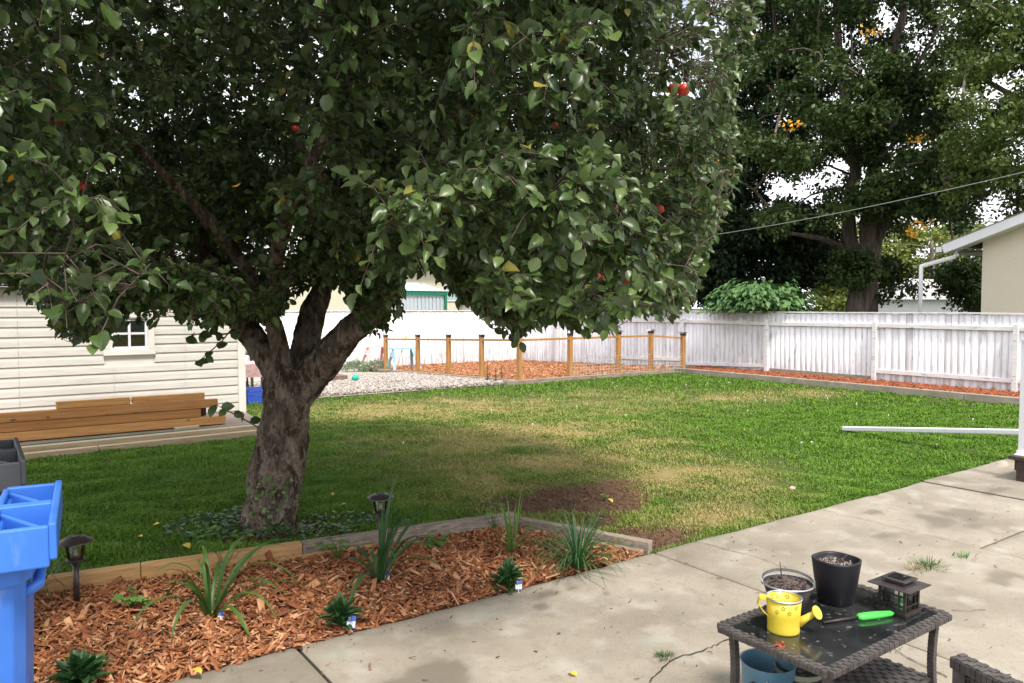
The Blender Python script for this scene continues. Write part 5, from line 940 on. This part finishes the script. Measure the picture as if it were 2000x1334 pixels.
# ------------------------------------------------------------------ trees
LB = [(0, 560), (60, 600), (130, 680), (200, 692), (225, 672), (238, 630), (262, 622), (275, 652), (298, 655), (318, 612), (350, 640), (400, 655), (450, 645), (480, 640), (530, 655), (560, 610), (590, 575), (650, 570), (685, 590), (700, 650), (745, 668), (780, 640), (792, 545), (850, 530), (880, 590), (930, 610), (950, 640), (1010, 675), (1060, 640), (1110, 650), (1190, 668), (1225, 625), (1335, 635), (1362, 590), (1378, 520), (1415, 440), (1448, 370), (1440, 270), (1425, 200), (1470, 90), (1500, 0)]
LBx = [p[0] for p in LB]; LBy = [p[1] for p in LB]
def apple_tree():
    base = G(528, 1030); t = thing('apple_tree', (base.x, base.y, 0), 'large old apple tree with thick flaking trunk and low spreading crown', 'tree')
    FD = 6.0
    def limb(pts, w_): # pts: px,py,depth ; w_ widths in px
        return [Q(x, y, d) for x, y, d in pts], [ww*d/F/2 for ww, (x, y, d) in zip(w_, pts)]
    def dens(P, R_, k=6):
        PP = []; RR_ = []
        for i_ in range(len(P)-1):
            p0 = P[max(i_-1, 0)]; p1 = P[i_]; p2 = P[i_+1]; p3 = P[min(i_+2, len(P)-1)]
            for q in range(k):
                s_ = q/k; v = 0.5*((2*p1)+(p2-p0)*s_+(2*p0-5*p1+4*p2-p3)*s_*s_+(3*p1-p0-3*p2+p3)*s_**3); PP.append(v); RR_.append(R_[i_]*(1-s_)+R_[i_+1]*s_)
        PP.append(P[-1]); RR_.append(R_[-1]); return PP, RR_
    limbs = [
        ([(522, 1052, 5.95), (523, 1025, 5.97), (530, 985, 6), (540, 930, 6), (548, 870, 6), (556, 810, 6), (566, 755, 6), (580, 715, 6)], [150, 106, 95, 95, 97, 101, 106, 92]),
        ([(590, 760, 6), (628, 712, 5.95), (680, 655, 5.85), (728, 610, 5.75), (760, 555, 5.65), (785, 490, 5.6), (835, 415, 5.5), (900, 350, 5.3), (980, 280, 5.1)], [72, 66, 58, 54, 52, 48, 40, 32, 20]),
        ([(556, 745, 6), (520, 690, 6.05), (480, 640, 6.1), (440, 590, 6.2), (412, 530, 6.3), (398, 460, 6.4), (370, 380, 6.5), (330, 270, 6.5)], [66, 52, 46, 40, 36, 34, 28, 18]),
        ([(590, 730, 6.1), (598, 670, 6.15), (612, 610, 6.25), (632, 560, 6.3), (660, 470, 6.4), (670, 380, 6.5), (690, 250, 6.5), (700, 120, 6.5)], [60, 50, 45, 41, 36, 32, 24, 14]),
        ([(560, 740, 5.95), (548, 680, 5.9), (530, 620, 5.85), (490, 540, 5.7), (440, 470, 5.5), (380, 400, 5.3), (280, 300, 5.0), (180, 200, 4.8)], [50, 36, 32, 30, 30, 28, 22, 12]),
        ([(750, 580, 5.7), (715, 520, 5.8), (660, 430, 5.9), (620, 360, 6.0), (560, 220, 6.0), (540, 80, 6.0)], [42, 32, 30, 26, 20, 12]),
        ([(785, 500, 5.6), (830, 490, 5.9), (950, 470, 6.3), (1080, 440, 6.6), (1220, 420, 6.8)], [34, 30, 24, 18, 10]),
        ([(400, 470, 6.4), (330, 440, 6.6), (220, 430, 6.8), (90, 420, 7.0), (-80, 400, 7)], [32, 28, 24, 18, 10]),
        ([(835, 415, 5.5), (900, 420, 5.2), (1000, 430, 4.8), (1120, 430, 4.6), (1260, 400, 4.5)], [30, 26, 22, 16, 9]),
        ([(660, 470, 6.4), (720, 400, 7.2), (800, 330, 8.2)], [30, 24, 14]),
        ([(530, 620, 5.85), (540, 500, 5.2), (600, 330, 4.5), (680, 200, 3.9)], [34, 30, 22, 12])]
    nodes = []; mb = MB()
    for q, (P_, w_) in enumerate(limbs):
        P, R_ = limb(P_, w_); P, R_ = dens(P, R_, 22 if q == 0 else 14 if q < 5 else 5); R_ = [r_*(1 if q == 0 else min(1, .2+.8*(1-i_/len(R_))/.35)) for i_, r_ in enumerate(R_)]; mb.tube(P, R_, 80 if q == 0 else 44 if q < 5 else 14, wob=.16 if q < 6 else .1, seed=q*3)
        if q: nodes += P[len(P)//4:]
    trunk = mb.build('trunk', M['bark'], t, smooth=True)
    # crown: branchlet centres inside a drooping dome
    cx_, cf, s, c_ = -1.75, 5.9, math.sin(YAW), math.cos(YAW); N_ = 8600
    th = rnd(N_, 0, 6.283); rho = np.sqrt(rnd(N_)); ax = np.where(np.cos(th) > 0, 3.75, 4.3); r = cx_+np.cos(th)*rho*ax; f = cf+np.sin(th)*rho*3.25
    top = 3.3+2.75*np.sqrt(np.maximum(0, 1-rho**2.4)); bot = 2.45-1.15*rho**1.3; lv = rnd(N_); z = bot+(top-bot)*lv
    edge = np.minimum(np.minimum((1-rho)*3.6, (top-z)), (z-bot)*1.1); keep = rnd(N_) < np.exp(-edge/.7)*1.0+.10
    P = np.stack([f*s+r*c_, f*c_-r*s, z], 1)[keep]; px, py, dd = proj_np(P)
    k = (py < np.interp(px, LBx, LBy, left=560, right=-400)-25-rnd(len(px), 0, 45)*(px > 1200)) & (px < 1500) & (px > -420) & (py > -750) & (dd > 2.7)
    nn_ = nz(P[:, 0]*1.0, P[:, 1]+P[:, 2]*.8, .9, 21); k &= nn_ > np.where(P[:, 2] > 3.1, -.75, -.26); k &= ((((px-620)/210)**2+((py-565)/125)**2) > 1) | (rnd(len(px)) < .16)
    k &= (px < 1230) | ((rnd(len(px)) < .62) & (nz(P[:, 0]*1.6, P[:, 1]*1.6+P[:, 2]*2.1, 1.0, 33) > -.06))
    P = P[k]
    # extra drooping sprays along the lower edge of the crown
    ext = []
    for x in range(-60, 1460, 17):
        lim = np.interp(x, LBx, LBy, left=560)
        for q in range(7 if x < 400 else 5): ext.append(tuple(Q(x+random.uniform(-15, 15), lim-random.uniform(12, 110), random.choice((4.3, 5.2, 6.3, 7.2)) if x > 780 or x < 420 else random.uniform(5.0, 7.2))))
    for y in range(0, 520, 22):
        for q in range(2): ext.append(tuple(Q(random.uniform(1230, 1430 if y > 60 else 1480), y+random.uniform(-12, 12), random.uniform(4.6, 6.4))))
    P = np.concatenate([P, np.array(ext)])
    order = np.argsort(np.linalg.norm(P-np.array(Q(590, 560, 6)), axis=1)); P = P[order]
    print('branchlets', len(P))
    NP = np.array([tuple(n_) for n_ in nodes]); cap = len(NP)+len(P)*3+10; buf = np.zeros((cap, 3)); rbuf = np.full(cap, .022); buf[:len(NP)] = NP; cnt = len(NP); mbt = MB()
    for p in P:
        dd_ = np.linalg.norm(buf[:cnt]-p, axis=1); j_ = int(np.argmin(dd_+.25*np.abs(buf[:cnt, 2]-p[2]))); a_ = Vector(buf[j_]); e = Vector(p); L_ = (e-a_).length
        if L_ < .04 or L_ > 1.6: continue
        m1 = a_.lerp(e, .4)+Vector((random.gauss(0, .05), random.gauss(0, .05), .08*L_+random.gauss(0, .04)))*min(1, L_*1.5); m2 = a_.lerp(e, .75)+Vector((random.gauss(0, .04), random.gauss(0, .04), .06*L_))*min(1, L_*1.5)
        r0 = min(.004+.012*min(L_, 1.0), rbuf[j_]*.95); ra_ = [r0, r0*.9, r0*.75, max(.0035, r0*.6)]; mbt.tube([a_, m1, m2, e], ra_, 6, cap=False); rbuf[cnt:cnt+3] = ra_[1:]
        for v in (m1, m2, e): buf[cnt] = v; cnt += 1
    # twigs and leaves
    outw = P-np.array([W(cx_, cf, 0)[0], W(cx_, cf, 0)[1], 2.6]); outw = unit(outw)
    pos = []; dr_ = []; rr = []
    def vis(v, m_=-10): x_, y_, _ = proj_np([tuple(v)]); return y_[0] < np.interp(x_[0], LBx, LBy, left=560, right=-400)-m_
    for p, o in zip(P, outw):
        cb_ = random.random()
        for q in range(7):
            if not vis(p): continue
            d = unit((o*.8+RNG.normal(0, .75, 3)+np.array([0, 0, -.25]))[None])[0]; L_ = random.uniform(.15, .36); n_ = int(L_*32)+3; e = Vector(p+d*L_+np.array([0, 0, -.05])); pm = Vector(p+d*L_*.5+np.array([0, 0, .015]))
            if not vis(e, 12): continue
            mbt.tube([Vector(p), pm, e], [.004, .003, .0015], 3, cap=False)
            for w_ in range(n_):
                tt_ = (w_+.6)/n_; q0 = Vector(p).lerp(pm, tt_*2) if tt_ < .5 else pm.lerp(e, tt_*2-1); az = w_*2.4+random.random(); sd_ = np.cross(d, rdir(1)[0]); pos.append(tuple(q0)); dr_.append(d*(.35+tt_*.5)+sd_*.85+np.array([0, 0, -.22])); rr.append(cb_*.35+random.random()*.65)
    mbt.build('branches', M['twig'], t, smooth=True)
    pos = np.array(pos); dr_ = np.array(dr_); rr = np.array(rr); px, py, dd = proj_np(pos); lim = np.interp(px+(px > 1150)*55*nz(pos[:, 0]*1.3, pos[:, 1]*1.3+pos[:, 2]*1.7, 1.0, 5), LBx, LBy, left=560, right=-400)+8*np.sin(px*.13)+6*np.sin(px*.31)
    k = (py < lim) & (dd > 2.3); ho = ((px-1350)/52)**2+((py-140)/62)**2; k &= (ho > 1) | (rnd(len(px)) < .2); k &= (px < 1270) | (nz(pos[:, 0]*2.6, pos[:, 1]*2.6+pos[:, 2]*3.1, 1.0, 41) > .16-.45*np.clip((1450-px)/180, 0, 1)) | (rnd(len(px)) < .12); k &= ~((px < 400) & (py > 480)) | (nz(pos[:, 0]*3, pos[:, 1]*3+pos[:, 2]*3.5, 1.0, 51) > .02) | (rnd(len(px)) < .25); pos, dr_, rr, dd = pos[k], dr_[k], rr[k], dd[k]
    APX = ((1318, 170), (1336, 171), (887, 222), (982, 352), (578, 252), (1198, 410), (1290, 408), (1166, 540), (1178, 572), (1222, 545), (118, 236), (160, 362), (995, 60), (1085, 245)); APD = []
    px, py, dd = proj_np(pos); kk = np.ones(len(pos), bool)
    for ax_, ay_ in APX:
        near = (px-ax_)**2+(py-ay_)**2; m_ = near < 30**2; d_ = np.percentile(dd[m_], 12) if m_.sum() > 4 else 4.5; APD.append(min(d_, 5.2)); kk &= ~((near < 15**2) & (dd < d_+.08))
    pos, dr_, rr, dd = pos[kk], dr_[kk], rr[kk], dd[kk]
    n_ = len(pos); print('leaves', n_); up_ = np.array([0, 0, 1.])+.75*rdir(n_)-np.array([s, c_, 0])*.35
    sz_ = rnd(n_, .036, .08)
    Tt = LEAF_T.copy(); Tt[:, 1] *= 1.27; Tt[7:10, 1] *= 1.15
    Vs = []; F4 = []; F3 = []; ra = []; ro = []; off = 0; od = ((rnd(n_) < .012)*rnd(n_, .4, 1)); vi = RNG.integers(0, 4, n_)
    for v_ in range(4):
        m_ = vi == v_; T2 = Tt.copy(); x_ = T2[:, 0]
        T2[:, 2] += (0, -.22, .16, -.1)[v_]*x_**2+(.0, .05, -.05, .07)[v_]*np.sin(x_*9+v_)*np.sign(T2[:, 1]+.01); T2[:, 1] += (0, .06, -.08, .12)[v_]*x_**2; T2[:, 1] *= (1, .9, 1.12, .8)[v_]; T2[:, 2] += np.abs(T2[:, 1])*(.2, .55, .1, .8)[v_]
        V_, F_ = scatter(T2, [LEAF_Q, LEAF_3], (pos+unit(dr_)*.012)[m_], frames(dr_[m_], up_[m_]), sz_[m_]); Vs.append(V_); F4.append(F_[0]+off); F3.append(F_[1]+off); ra.append(np.repeat(rr[m_], 11)); ro.append(np.repeat(od[m_], 11)); off += len(V_)
    npobj('crown', np.concatenate(Vs), [np.concatenate(F4), np.concatenate(F3)], M['appleleaf'], t, attrs={'rnd': np.concatenate(ra), 'old': np.concatenate(ro)}, smooth=True)
    # a few yellow and red leaves
    for (x, y) in ((505, 122), (15, 355), (470, 355), (232, 505)): pass
    # apples
    am = MB(); am.lathe((0, 0, 0), [(.001, .052), (.012, .056), (.025, .056), (.036, .045), (.039, .03), (.034, .012), (.02, .001), (.008, .003), (.001, .006)][::-1], 20); am.tube([(0, 0, .05), (.003, 0, .075)], .0018, 5)
    a0_ = None
    for (x, y), d in zip(APX, APD):
        if a0_ is None: o = am.build('apple', M['apple'], None, smooth=True); a0_ = o
        else: o = a0_.copy(); COL.objects.link(o)
        o.parent = t; o.location = Q(x, y, d)-Vector(t.location)-Vector((0, 0, .03)); o.rotation_euler = (random.uniform(-.4, .4), random.uniform(-.4, .4), 0); o.scale = (.85,)*3
    # autumn coloured leaves on the crown
    op = [Q(x, y, 3.4) for x, y in ((14, 355), (470, 357))]; leafset('yellow_leaves', [tuple(v) for v in op], rdir(len(op)), rdir(len(op)), np.array([.07, .04]), M['orangeleaf'], t)
    hp_ = []; hd_ = []; hs = MB()
    for path, nl in ((((455, 640), (432, 668), (402, 694), (380, 712)), 9), (((470, 645), (430, 655), (395, 650), (362, 660)), 7), (((505, 835), (470, 815), (440, 800), (422, 790)), 6), (((940, 600), (960, 640), (1000, 655), (1016, 668)), 8), ):
        P_ = [Q(x, y, 5.3) for x, y in path]; hs = MB(); hs.tube(P_, [.006, .005, .004, .002], 5); hs.build('hanging_twig', M['twig'], t)
        for q in range(nl): u_ = (q+1)/nl*2.99; a_ = P_[int(u_)].lerp(P_[int(u_)+1], u_-int(u_)); hp_.append(tuple(a_)); hd_.append((random.uniform(-1, 1), random.uniform(-1, 1), random.uniform(-1.2, .3)))
    n2_ = len(hp_); leafset('hanging_leaves', hp_, hd_, np.tile([[-s, -c_, .35]], (n2_, 1))+.4*rdir(n2_), rnd(n2_, .06, .095), M['appleleaf'], t, T=Tt)['kind'] = 'stuff'
    # young leaves sprouting on the lower trunk
    ps = []; ds = []
    for q in range(70):
        y = random.uniform(930, 1035); x = 522+random.uniform(-38, 40)+(1030-y)*.08; p = Q(x, y, 5.72 if abs(x-530) < 25 else 5.82); ps.append(tuple(p)); ds.append(tuple(rdir(1)[0]*[1, 1, .4]-np.array([0, 0, .3])))
    leafset('trunk_sprouts', ps, ds, np.tile([[-s*1.0, -c_*1.0, .5]], (70, 1))+.3*rdir(70), rnd(70, .028, .045), M['freshleaf'], t)['kind'] = 'stuff'
    return t
apple_tree()
# ground cover weeds at the trunk base
def groundcover(px, py, rx, ry, n_, label, sz_=.04, m='lily'):
    g = G(px, py); t = thing('ground_cover', (g.x, g.y, 0), label, 'ground cover'); a_ = rnd(n_, 0, 6.283); q = np.sqrt(rnd(n_)); P = np.stack([g.x+np.cos(a_)*q*rx, g.y+np.sin(a_)*q*ry, rnd(n_, .02, .08)], 1); T = LEAF_T.copy(); T[:, 1] *= 1.6
    k = ~in_bed(P[:, 0], P[:, 1]); P = P[k]; o = leafset('leaves', P, rdir(len(P))*[1, 1, .2], np.array([0, 0, 1])+.5*rdir(len(P)), rnd(len(P), sz_*.6, sz_), M[m], t, T=T); o['kind'] = 'stuff'; t['kind'] = 'stuff'
groundcover(450, 1030, .5, .4, 380, 'low dark creeping leaves left of the apple trunk base', .05, 'deepleaf'); groundcover(620, 1040, .5, .3, 280, 'low round-leaved weeds right of the apple trunk base', .045, 'deepleaf')

def big_tree(name, label, px, base_d, trunk_pts, widths, clumps, per, crad, lsize, leafm, extra=None, branches=True, squash=.75):
    b = Q(px, 600, base_d); t = thing(name, (b.x, b.y, 0), label, 'tree'); mb = MB(); nodes = []
    for P_, w_ in zip(trunk_pts, widths):
        P = [Q(x, y, d) for x, y, d in P_]; R_ = [ww*d/F/2 for ww, (x, y, d) in zip(w_, P_)]
        if P[0].z < 2.2: P = [Vector((P[0].x, P[0].y, -.1))]+P; R_ = [R_[0]*1.15]+R_
        PP = []; RR_ = []
        for i_ in range(len(P)-1):
            for q in range(5): PP.append(P[i_].lerp(P[i_+1], q/5)); RR_.append(R_[i_]*(1-q/5)+R_[i_+1]*q/5)
        PP.append(P[-1]); RR_.append(R_[-1]); mb.tube(PP, RR_, 16, wob=.14, seed=len(nodes)); nodes += PP[3:]
    C_ = np.array([tuple(Q(x, y, d)) for x, y, d in clumps]); NP = np.array([tuple(n_) for n_ in nodes])
    if branches:
        for p in C_:
            j_ = int(np.argmin(np.linalg.norm(NP-p, axis=1)+.6*np.maximum(0, NP[:, 2]-p[2]))); a_ = Vector(NP[j_]); e = Vector(p); L_ = (e-a_).length; mb.tube([a_, a_.lerp(e, .5)+Vector((0, 0, .1*L_)), e], [.02+.012*L_, .02+.006*L_, .012], 5, cap=False); NP = np.concatenate([NP, [tuple(a_.lerp(e, .5)+Vector((0, 0, .1*L_)))], [p]])
    mb.build('trunk', M['bark2'], t, smooth=True)
    n_ = len(C_)*per; ci = np.repeat(np.arange(len(C_)), per); # leaves in flattened sprays of sub-clusters
    sub = rdir(len(C_)*9)*rnd(len(C_)*9, .3, 1)[:, None]*crad*np.array([1, 1, squash]); si = ci*9+RNG.integers(0, 9, n_); off = RNG.normal(0, crad*.24, (n_, 3))*np.array([1, 1, .6])
    pos = C_[ci]+sub[si]+off; up_ = np.array([0, 0, 1.])+.9*rdir(n_); r = np.clip(rnd(n_)*.6+.4*RNG.random(len(C_))[ci], 0, 1)
    leafset('crown', pos, rdir(n_)-np.array([0, 0, .3]), up_, rnd(n_, .7, 1.2)*lsize, leafm, t, T=QL_T, Fc=QL_F, r=r)
    return t
random.seed(3)
def rc(n_, x0, x1, y0, y1, d0, d1, hole=()):
    hole = [(a, b, c*.78, d*.78) for a, b, c, d in hole]
    out = []
    while len(out) < n_:
        x, y, d = random.uniform(x0, x1), random.uniform(y0, y1), random.uniform(d0, d1)
        if any(((x-hx_)/a_)**2+((y-hy_)/b_)**2 < 1 for hx_, hy_, a_, b_ in hole): continue
        out.append((x, y, d))
    return out
HS = .78
holes = [(1530, 345, 48, 34), (1580, 350, 35, 25), (1500, 395, 26, 30), (1640, 90, 34, 26), (1850, 75, 42, 24), (1880, 175, 34, 26), (1720, 30, 30, 22), (1560, 30, 22, 24), (1905, 250, 24, 20), (1660, 150, 20, 16), (1835, 130, 26, 18), (1380, 60, 70, 130), (1800, 0, 30, 14), (1950, 190, 26, 22), (1770, 540, 40, 22), (1600, 560, 34, 40), (1730, 555, 90, 42), (1815, 330, 20, 16), (1960, 10, 26, 20)]
D = 21.5
cl = rc(300, 1400, 1900, -330, 455, 18.5, 25, holes+[(1810, 500, 140, 110)])+rc(12, 1860, 1905, 520, 590, 21, 23)+rc(3, 1725, 1750, 520, 565, 20.6, 22)+rc(5, 1650, 1690, 500, 545, 20.4, 20.8)
big_tree('elm_tree', 'huge dark green tree with forked trunk rising behind the right fence', 1688, D,
    [[(1683, 600, D), (1686, 560, D), (1690, 520, D), (1694, 480, D)], [(1672, 540, D), (1660, 470, D), (1656, 400, D), (1672, 330, D), (1655, 240, D), (1640, 120, D), (1630, -60, D), (1620, -250, D)],
     [(1694, 500, D), (1694, 430, D-.3), (1700, 360, D-.5), (1716, 290, D-.6), (1722, 210, D-.6), (1745, 100, D-.7), (1780, -40, D-.8), (1800, -250, D)],
     [(1702, 500, D), (1724, 440, D), (1760, 400, D-1), (1810, 380, D-1.5), (1870, 350, D-2)], [(1672, 520, D), (1640, 480, D), (1600, 465, D-.4), (1540, 455, D-.6)],
     [(1716, 290, D-.6), (1750, 240, D-.8), (1790, 130, D-1), (1840, 40, D-1.2)], [(1672, 330, D), (1600, 250, D+.5), (1520, 190, D+.8)]],
    [[56, 52, 54, 44], [30, 27, 24, 22, 18, 14, 10, 6], [32, 27, 25, 22, 20, 16, 11, 6], [26, 20, 15, 11, 6], [20, 15, 11, 7], [13, 10, 8, 5], [13, 9, 5]],
    cl, 470, .62, .135, M['elmleaf'])
D = 24
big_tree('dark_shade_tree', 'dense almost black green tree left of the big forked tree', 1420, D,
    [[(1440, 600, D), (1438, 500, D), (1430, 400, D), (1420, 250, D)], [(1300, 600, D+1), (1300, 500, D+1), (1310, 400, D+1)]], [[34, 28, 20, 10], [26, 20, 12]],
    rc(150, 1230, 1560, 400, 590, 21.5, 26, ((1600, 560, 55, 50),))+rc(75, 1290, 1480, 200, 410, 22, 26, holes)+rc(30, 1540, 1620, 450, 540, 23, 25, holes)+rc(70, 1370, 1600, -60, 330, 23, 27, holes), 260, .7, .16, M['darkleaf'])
D = 17.5
big_tree('overhanging_tree', 'leafier tree reaching in from the right edge above the beige house', 2120, D,
    [[(2150, 600, D), (2130, 400, D), (2080, 250, D), (2000, 120, D)], [(2120, 330, D), (2000, 200, D), (1930, 160, D)], [(2120, 400, D), (2010, 330, D), (1900, 340, D), (1840, 350, D)]], [[60, 50, 36, 16], [22, 14, 7], [26, 18, 12, 6]],
    rc(125, 1860, 2150, -150, 400, 15.8, 18.8, holes+[(1990, 180, 18, 40)]), 340, .55, .12, M['sunleaf'])
D = 45
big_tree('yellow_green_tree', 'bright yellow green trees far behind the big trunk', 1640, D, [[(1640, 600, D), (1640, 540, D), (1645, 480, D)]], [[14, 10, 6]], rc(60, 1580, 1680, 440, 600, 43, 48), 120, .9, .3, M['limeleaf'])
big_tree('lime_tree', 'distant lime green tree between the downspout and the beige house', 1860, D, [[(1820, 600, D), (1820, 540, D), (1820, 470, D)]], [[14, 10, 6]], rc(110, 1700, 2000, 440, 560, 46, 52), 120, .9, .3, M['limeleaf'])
D = 42
for (x0, x1, lab) in ((-200, 420, 'dark trees far behind the garden shed'), (420, 900, 'dark tree far behind the beige house, seen through the crown')):
    big_tree('background_tree', lab, (x0+x1)/2, D, [[((x0+x1)/2, 600, D), ((x0+x1)/2, 480, D), ((x0+x1)/2, 380, D)]], [[26, 20, 10]], rc(110, x0, x1, 230, 560, 38, 46), 110, 1.3, .38, M['elmleaf'])
D = 50
big_tree('background_tree', 'mid green tree far beyond the back corner of the fence', 1150, D, [[(1150, 600, D), (1150, 480, D), (1150, 380, D)]], [[26, 20, 10]], rc(130, 880, 1300, 330, 600, 46, 54), 120, 1.3, .38, M['limeleaf'])
# orange autumn sprays in the big trees
for x, y, par in ((1553, 243, 'elm_tree'), (1700, 62, 'elm_tree'), (1800, 438, 'elm_tree'), (1790, 270, 'elm_tree'), (1405, 312, 'dark_shade_tree'), (1780, 455, 'elm_tree')):
    n_ = 26; g = Q(x, y, 18.0); o = bpy.data.objects[par]; leafset('orange_leaves', np.array(g)+RNG.normal(0, .1, (n_, 3))*np.array([1.2, 1.2, .6]), rdir(n_), rdir(n_), rnd(n_, .07, .13), M['orangeleaf'], o, T=QL_T, Fc=QL_F)
# bush over the fence
g = Q(1488, 592, 19.8); t = thing('leafy_bush', (g.x, g.y, 0), 'rounded light green bush leaning over the top of the white fence', 'bush'); n_ = 2200; d = rdir(n_); d[:, 2] = np.abs(d[:, 2])*1.0-.15; P = np.array(g)+np.array([0, 0, -.1])+unit(d)*np.array([1.08, 1.08, .66])*(rnd(n_, .7, 1.08)*(1+.75*nz(d[:, 0]*2.2, d[:, 1]*2.2+d[:, 2]*3, 1, 4)))[:, None]
leafset('foliage', P, d*[1, 1, .2]-np.array([0, 0, .45])+.3*rdir(n_), d+np.array([0, 0, .9])+.3*rdir(n_), rnd(n_, .11, .2), M['bushleaf'], t); mb = MB()
for q in range(9): e = g+Vector((random.uniform(-.7, .7), random.uniform(-.7, .7), random.uniform(.1, .4))); mb.tube([(g.x+random.uniform(-.2, .2), g.y, 0), Vector((g.x, g.y, 1)).lerp(e, .5), e], [.03, .02, .008], 6)
mb.build('stem', M['bark2'], t)
# pen weeds, silver ground plants, dry weeds
for x, y, h_ in ((952, 745, .5), (968, 748, .35), (980, 747, .4)):
    g = G(x, y); t = thing('tall_weed', (g.x, g.y, 0), {952: 'tallest upright green weed at the pen corner post', 968: 'middle upright green weed at the pen corner', 980: 'upright green weed nearest the front corner post'}[x], 'weed'); n_ = 60; zz = rnd(n_, .02, h_); a_ = rnd(n_, 0, 6.28); mb = MB(); mb.tube([(g.x, g.y, 0), (g.x, g.y, h_)], .006, 5); mb.build('stem', M['lily'], t)
    leafset('foliage', np.stack([g.x+0*zz, g.y+0*zz, zz], 1), np.stack([np.cos(a_), np.sin(a_), 0*a_+.5], 1), np.tile([[0, 0, 1.]], (n_, 1))+.2*rdir(n_), rnd(n_, .05, .1)*(1.15-zz/h_), M['lily'], t, T=LEAF_T*[1, .5, 1])
for x, y, w_, lab in ((695, 722, .45, 'silvery sage mound of leaves beside the brown platform'), (735, 722, .55, 'silvery sage mound of leaves in front of the pink sawhorse')):
    g = G(x, y, -.18); t = thing('silver_plant', (g.x, g.y, -.18), lab, 'plant'); n_ = 700; d = rdir(n_); d[:, 2] = np.abs(d[:, 2]); leafset('foliage', np.array(g)+d*np.array([w_, w_*.7, .26])*rnd(n_, .6, 1)[:, None], d+.4*rdir(n_), d+.6*rdir(n_), rnd(n_, .05, .09), M['sage'], t)
g = G(715, 712, -.24); t = thing('dry_weeds', (g.x, g.y, -.24), 'straw coloured dry weeds standing against the white back fence', 'weed'); t['kind'] = 'stuff'
for q in range(10): straps((g.x+random.uniform(-1.4, 1.1), g.y+random.uniform(.3, 1.2), -.24), 26, .7, .012, M['straw'], t, 'stalks', up=1.15, r0=.2, seg=4, droop=.3)
# white clover heads scattered over the lawn
mb = MB(); mb.lathe((0, 0, 0), [(.002, -.05), (.002, 0), (.012, .004), (.015, .014), (.009, .024), (0, .026)], 10); f0 = mb.build('clover_flower', M['sage'])
f0.data.materials[0] = mat('clover_white', (.7, .7, .6), (.8, .8, .72), rough=.8)
for q, (x, y) in enumerate(((788, 866), (1127, 795), (1197, 748), (1205, 755), (1460, 803), (1495, 783), (1613, 774), (1616, 779), (1673, 790), (1565, 866), (1585, 865), (1340, 752), (1382, 749), (960, 802), (1040, 830), (1222, 812), (1424, 748), (1830, 870), (1735, 812), (1900, 820))):
    o = f0 if q == 0 else f0.copy()
    if q: COL.objects.link(o)
    g = G(x, y, .05); o.location = g; o.scale = (.75, .75, .9); o.rotation_euler = (random.uniform(-.3, .3), random.uniform(-.3, .3), 0); tagp(o, 'tiny whitish clover head standing in the open lawn', 'flower', 'clover heads dotted over the lawn')
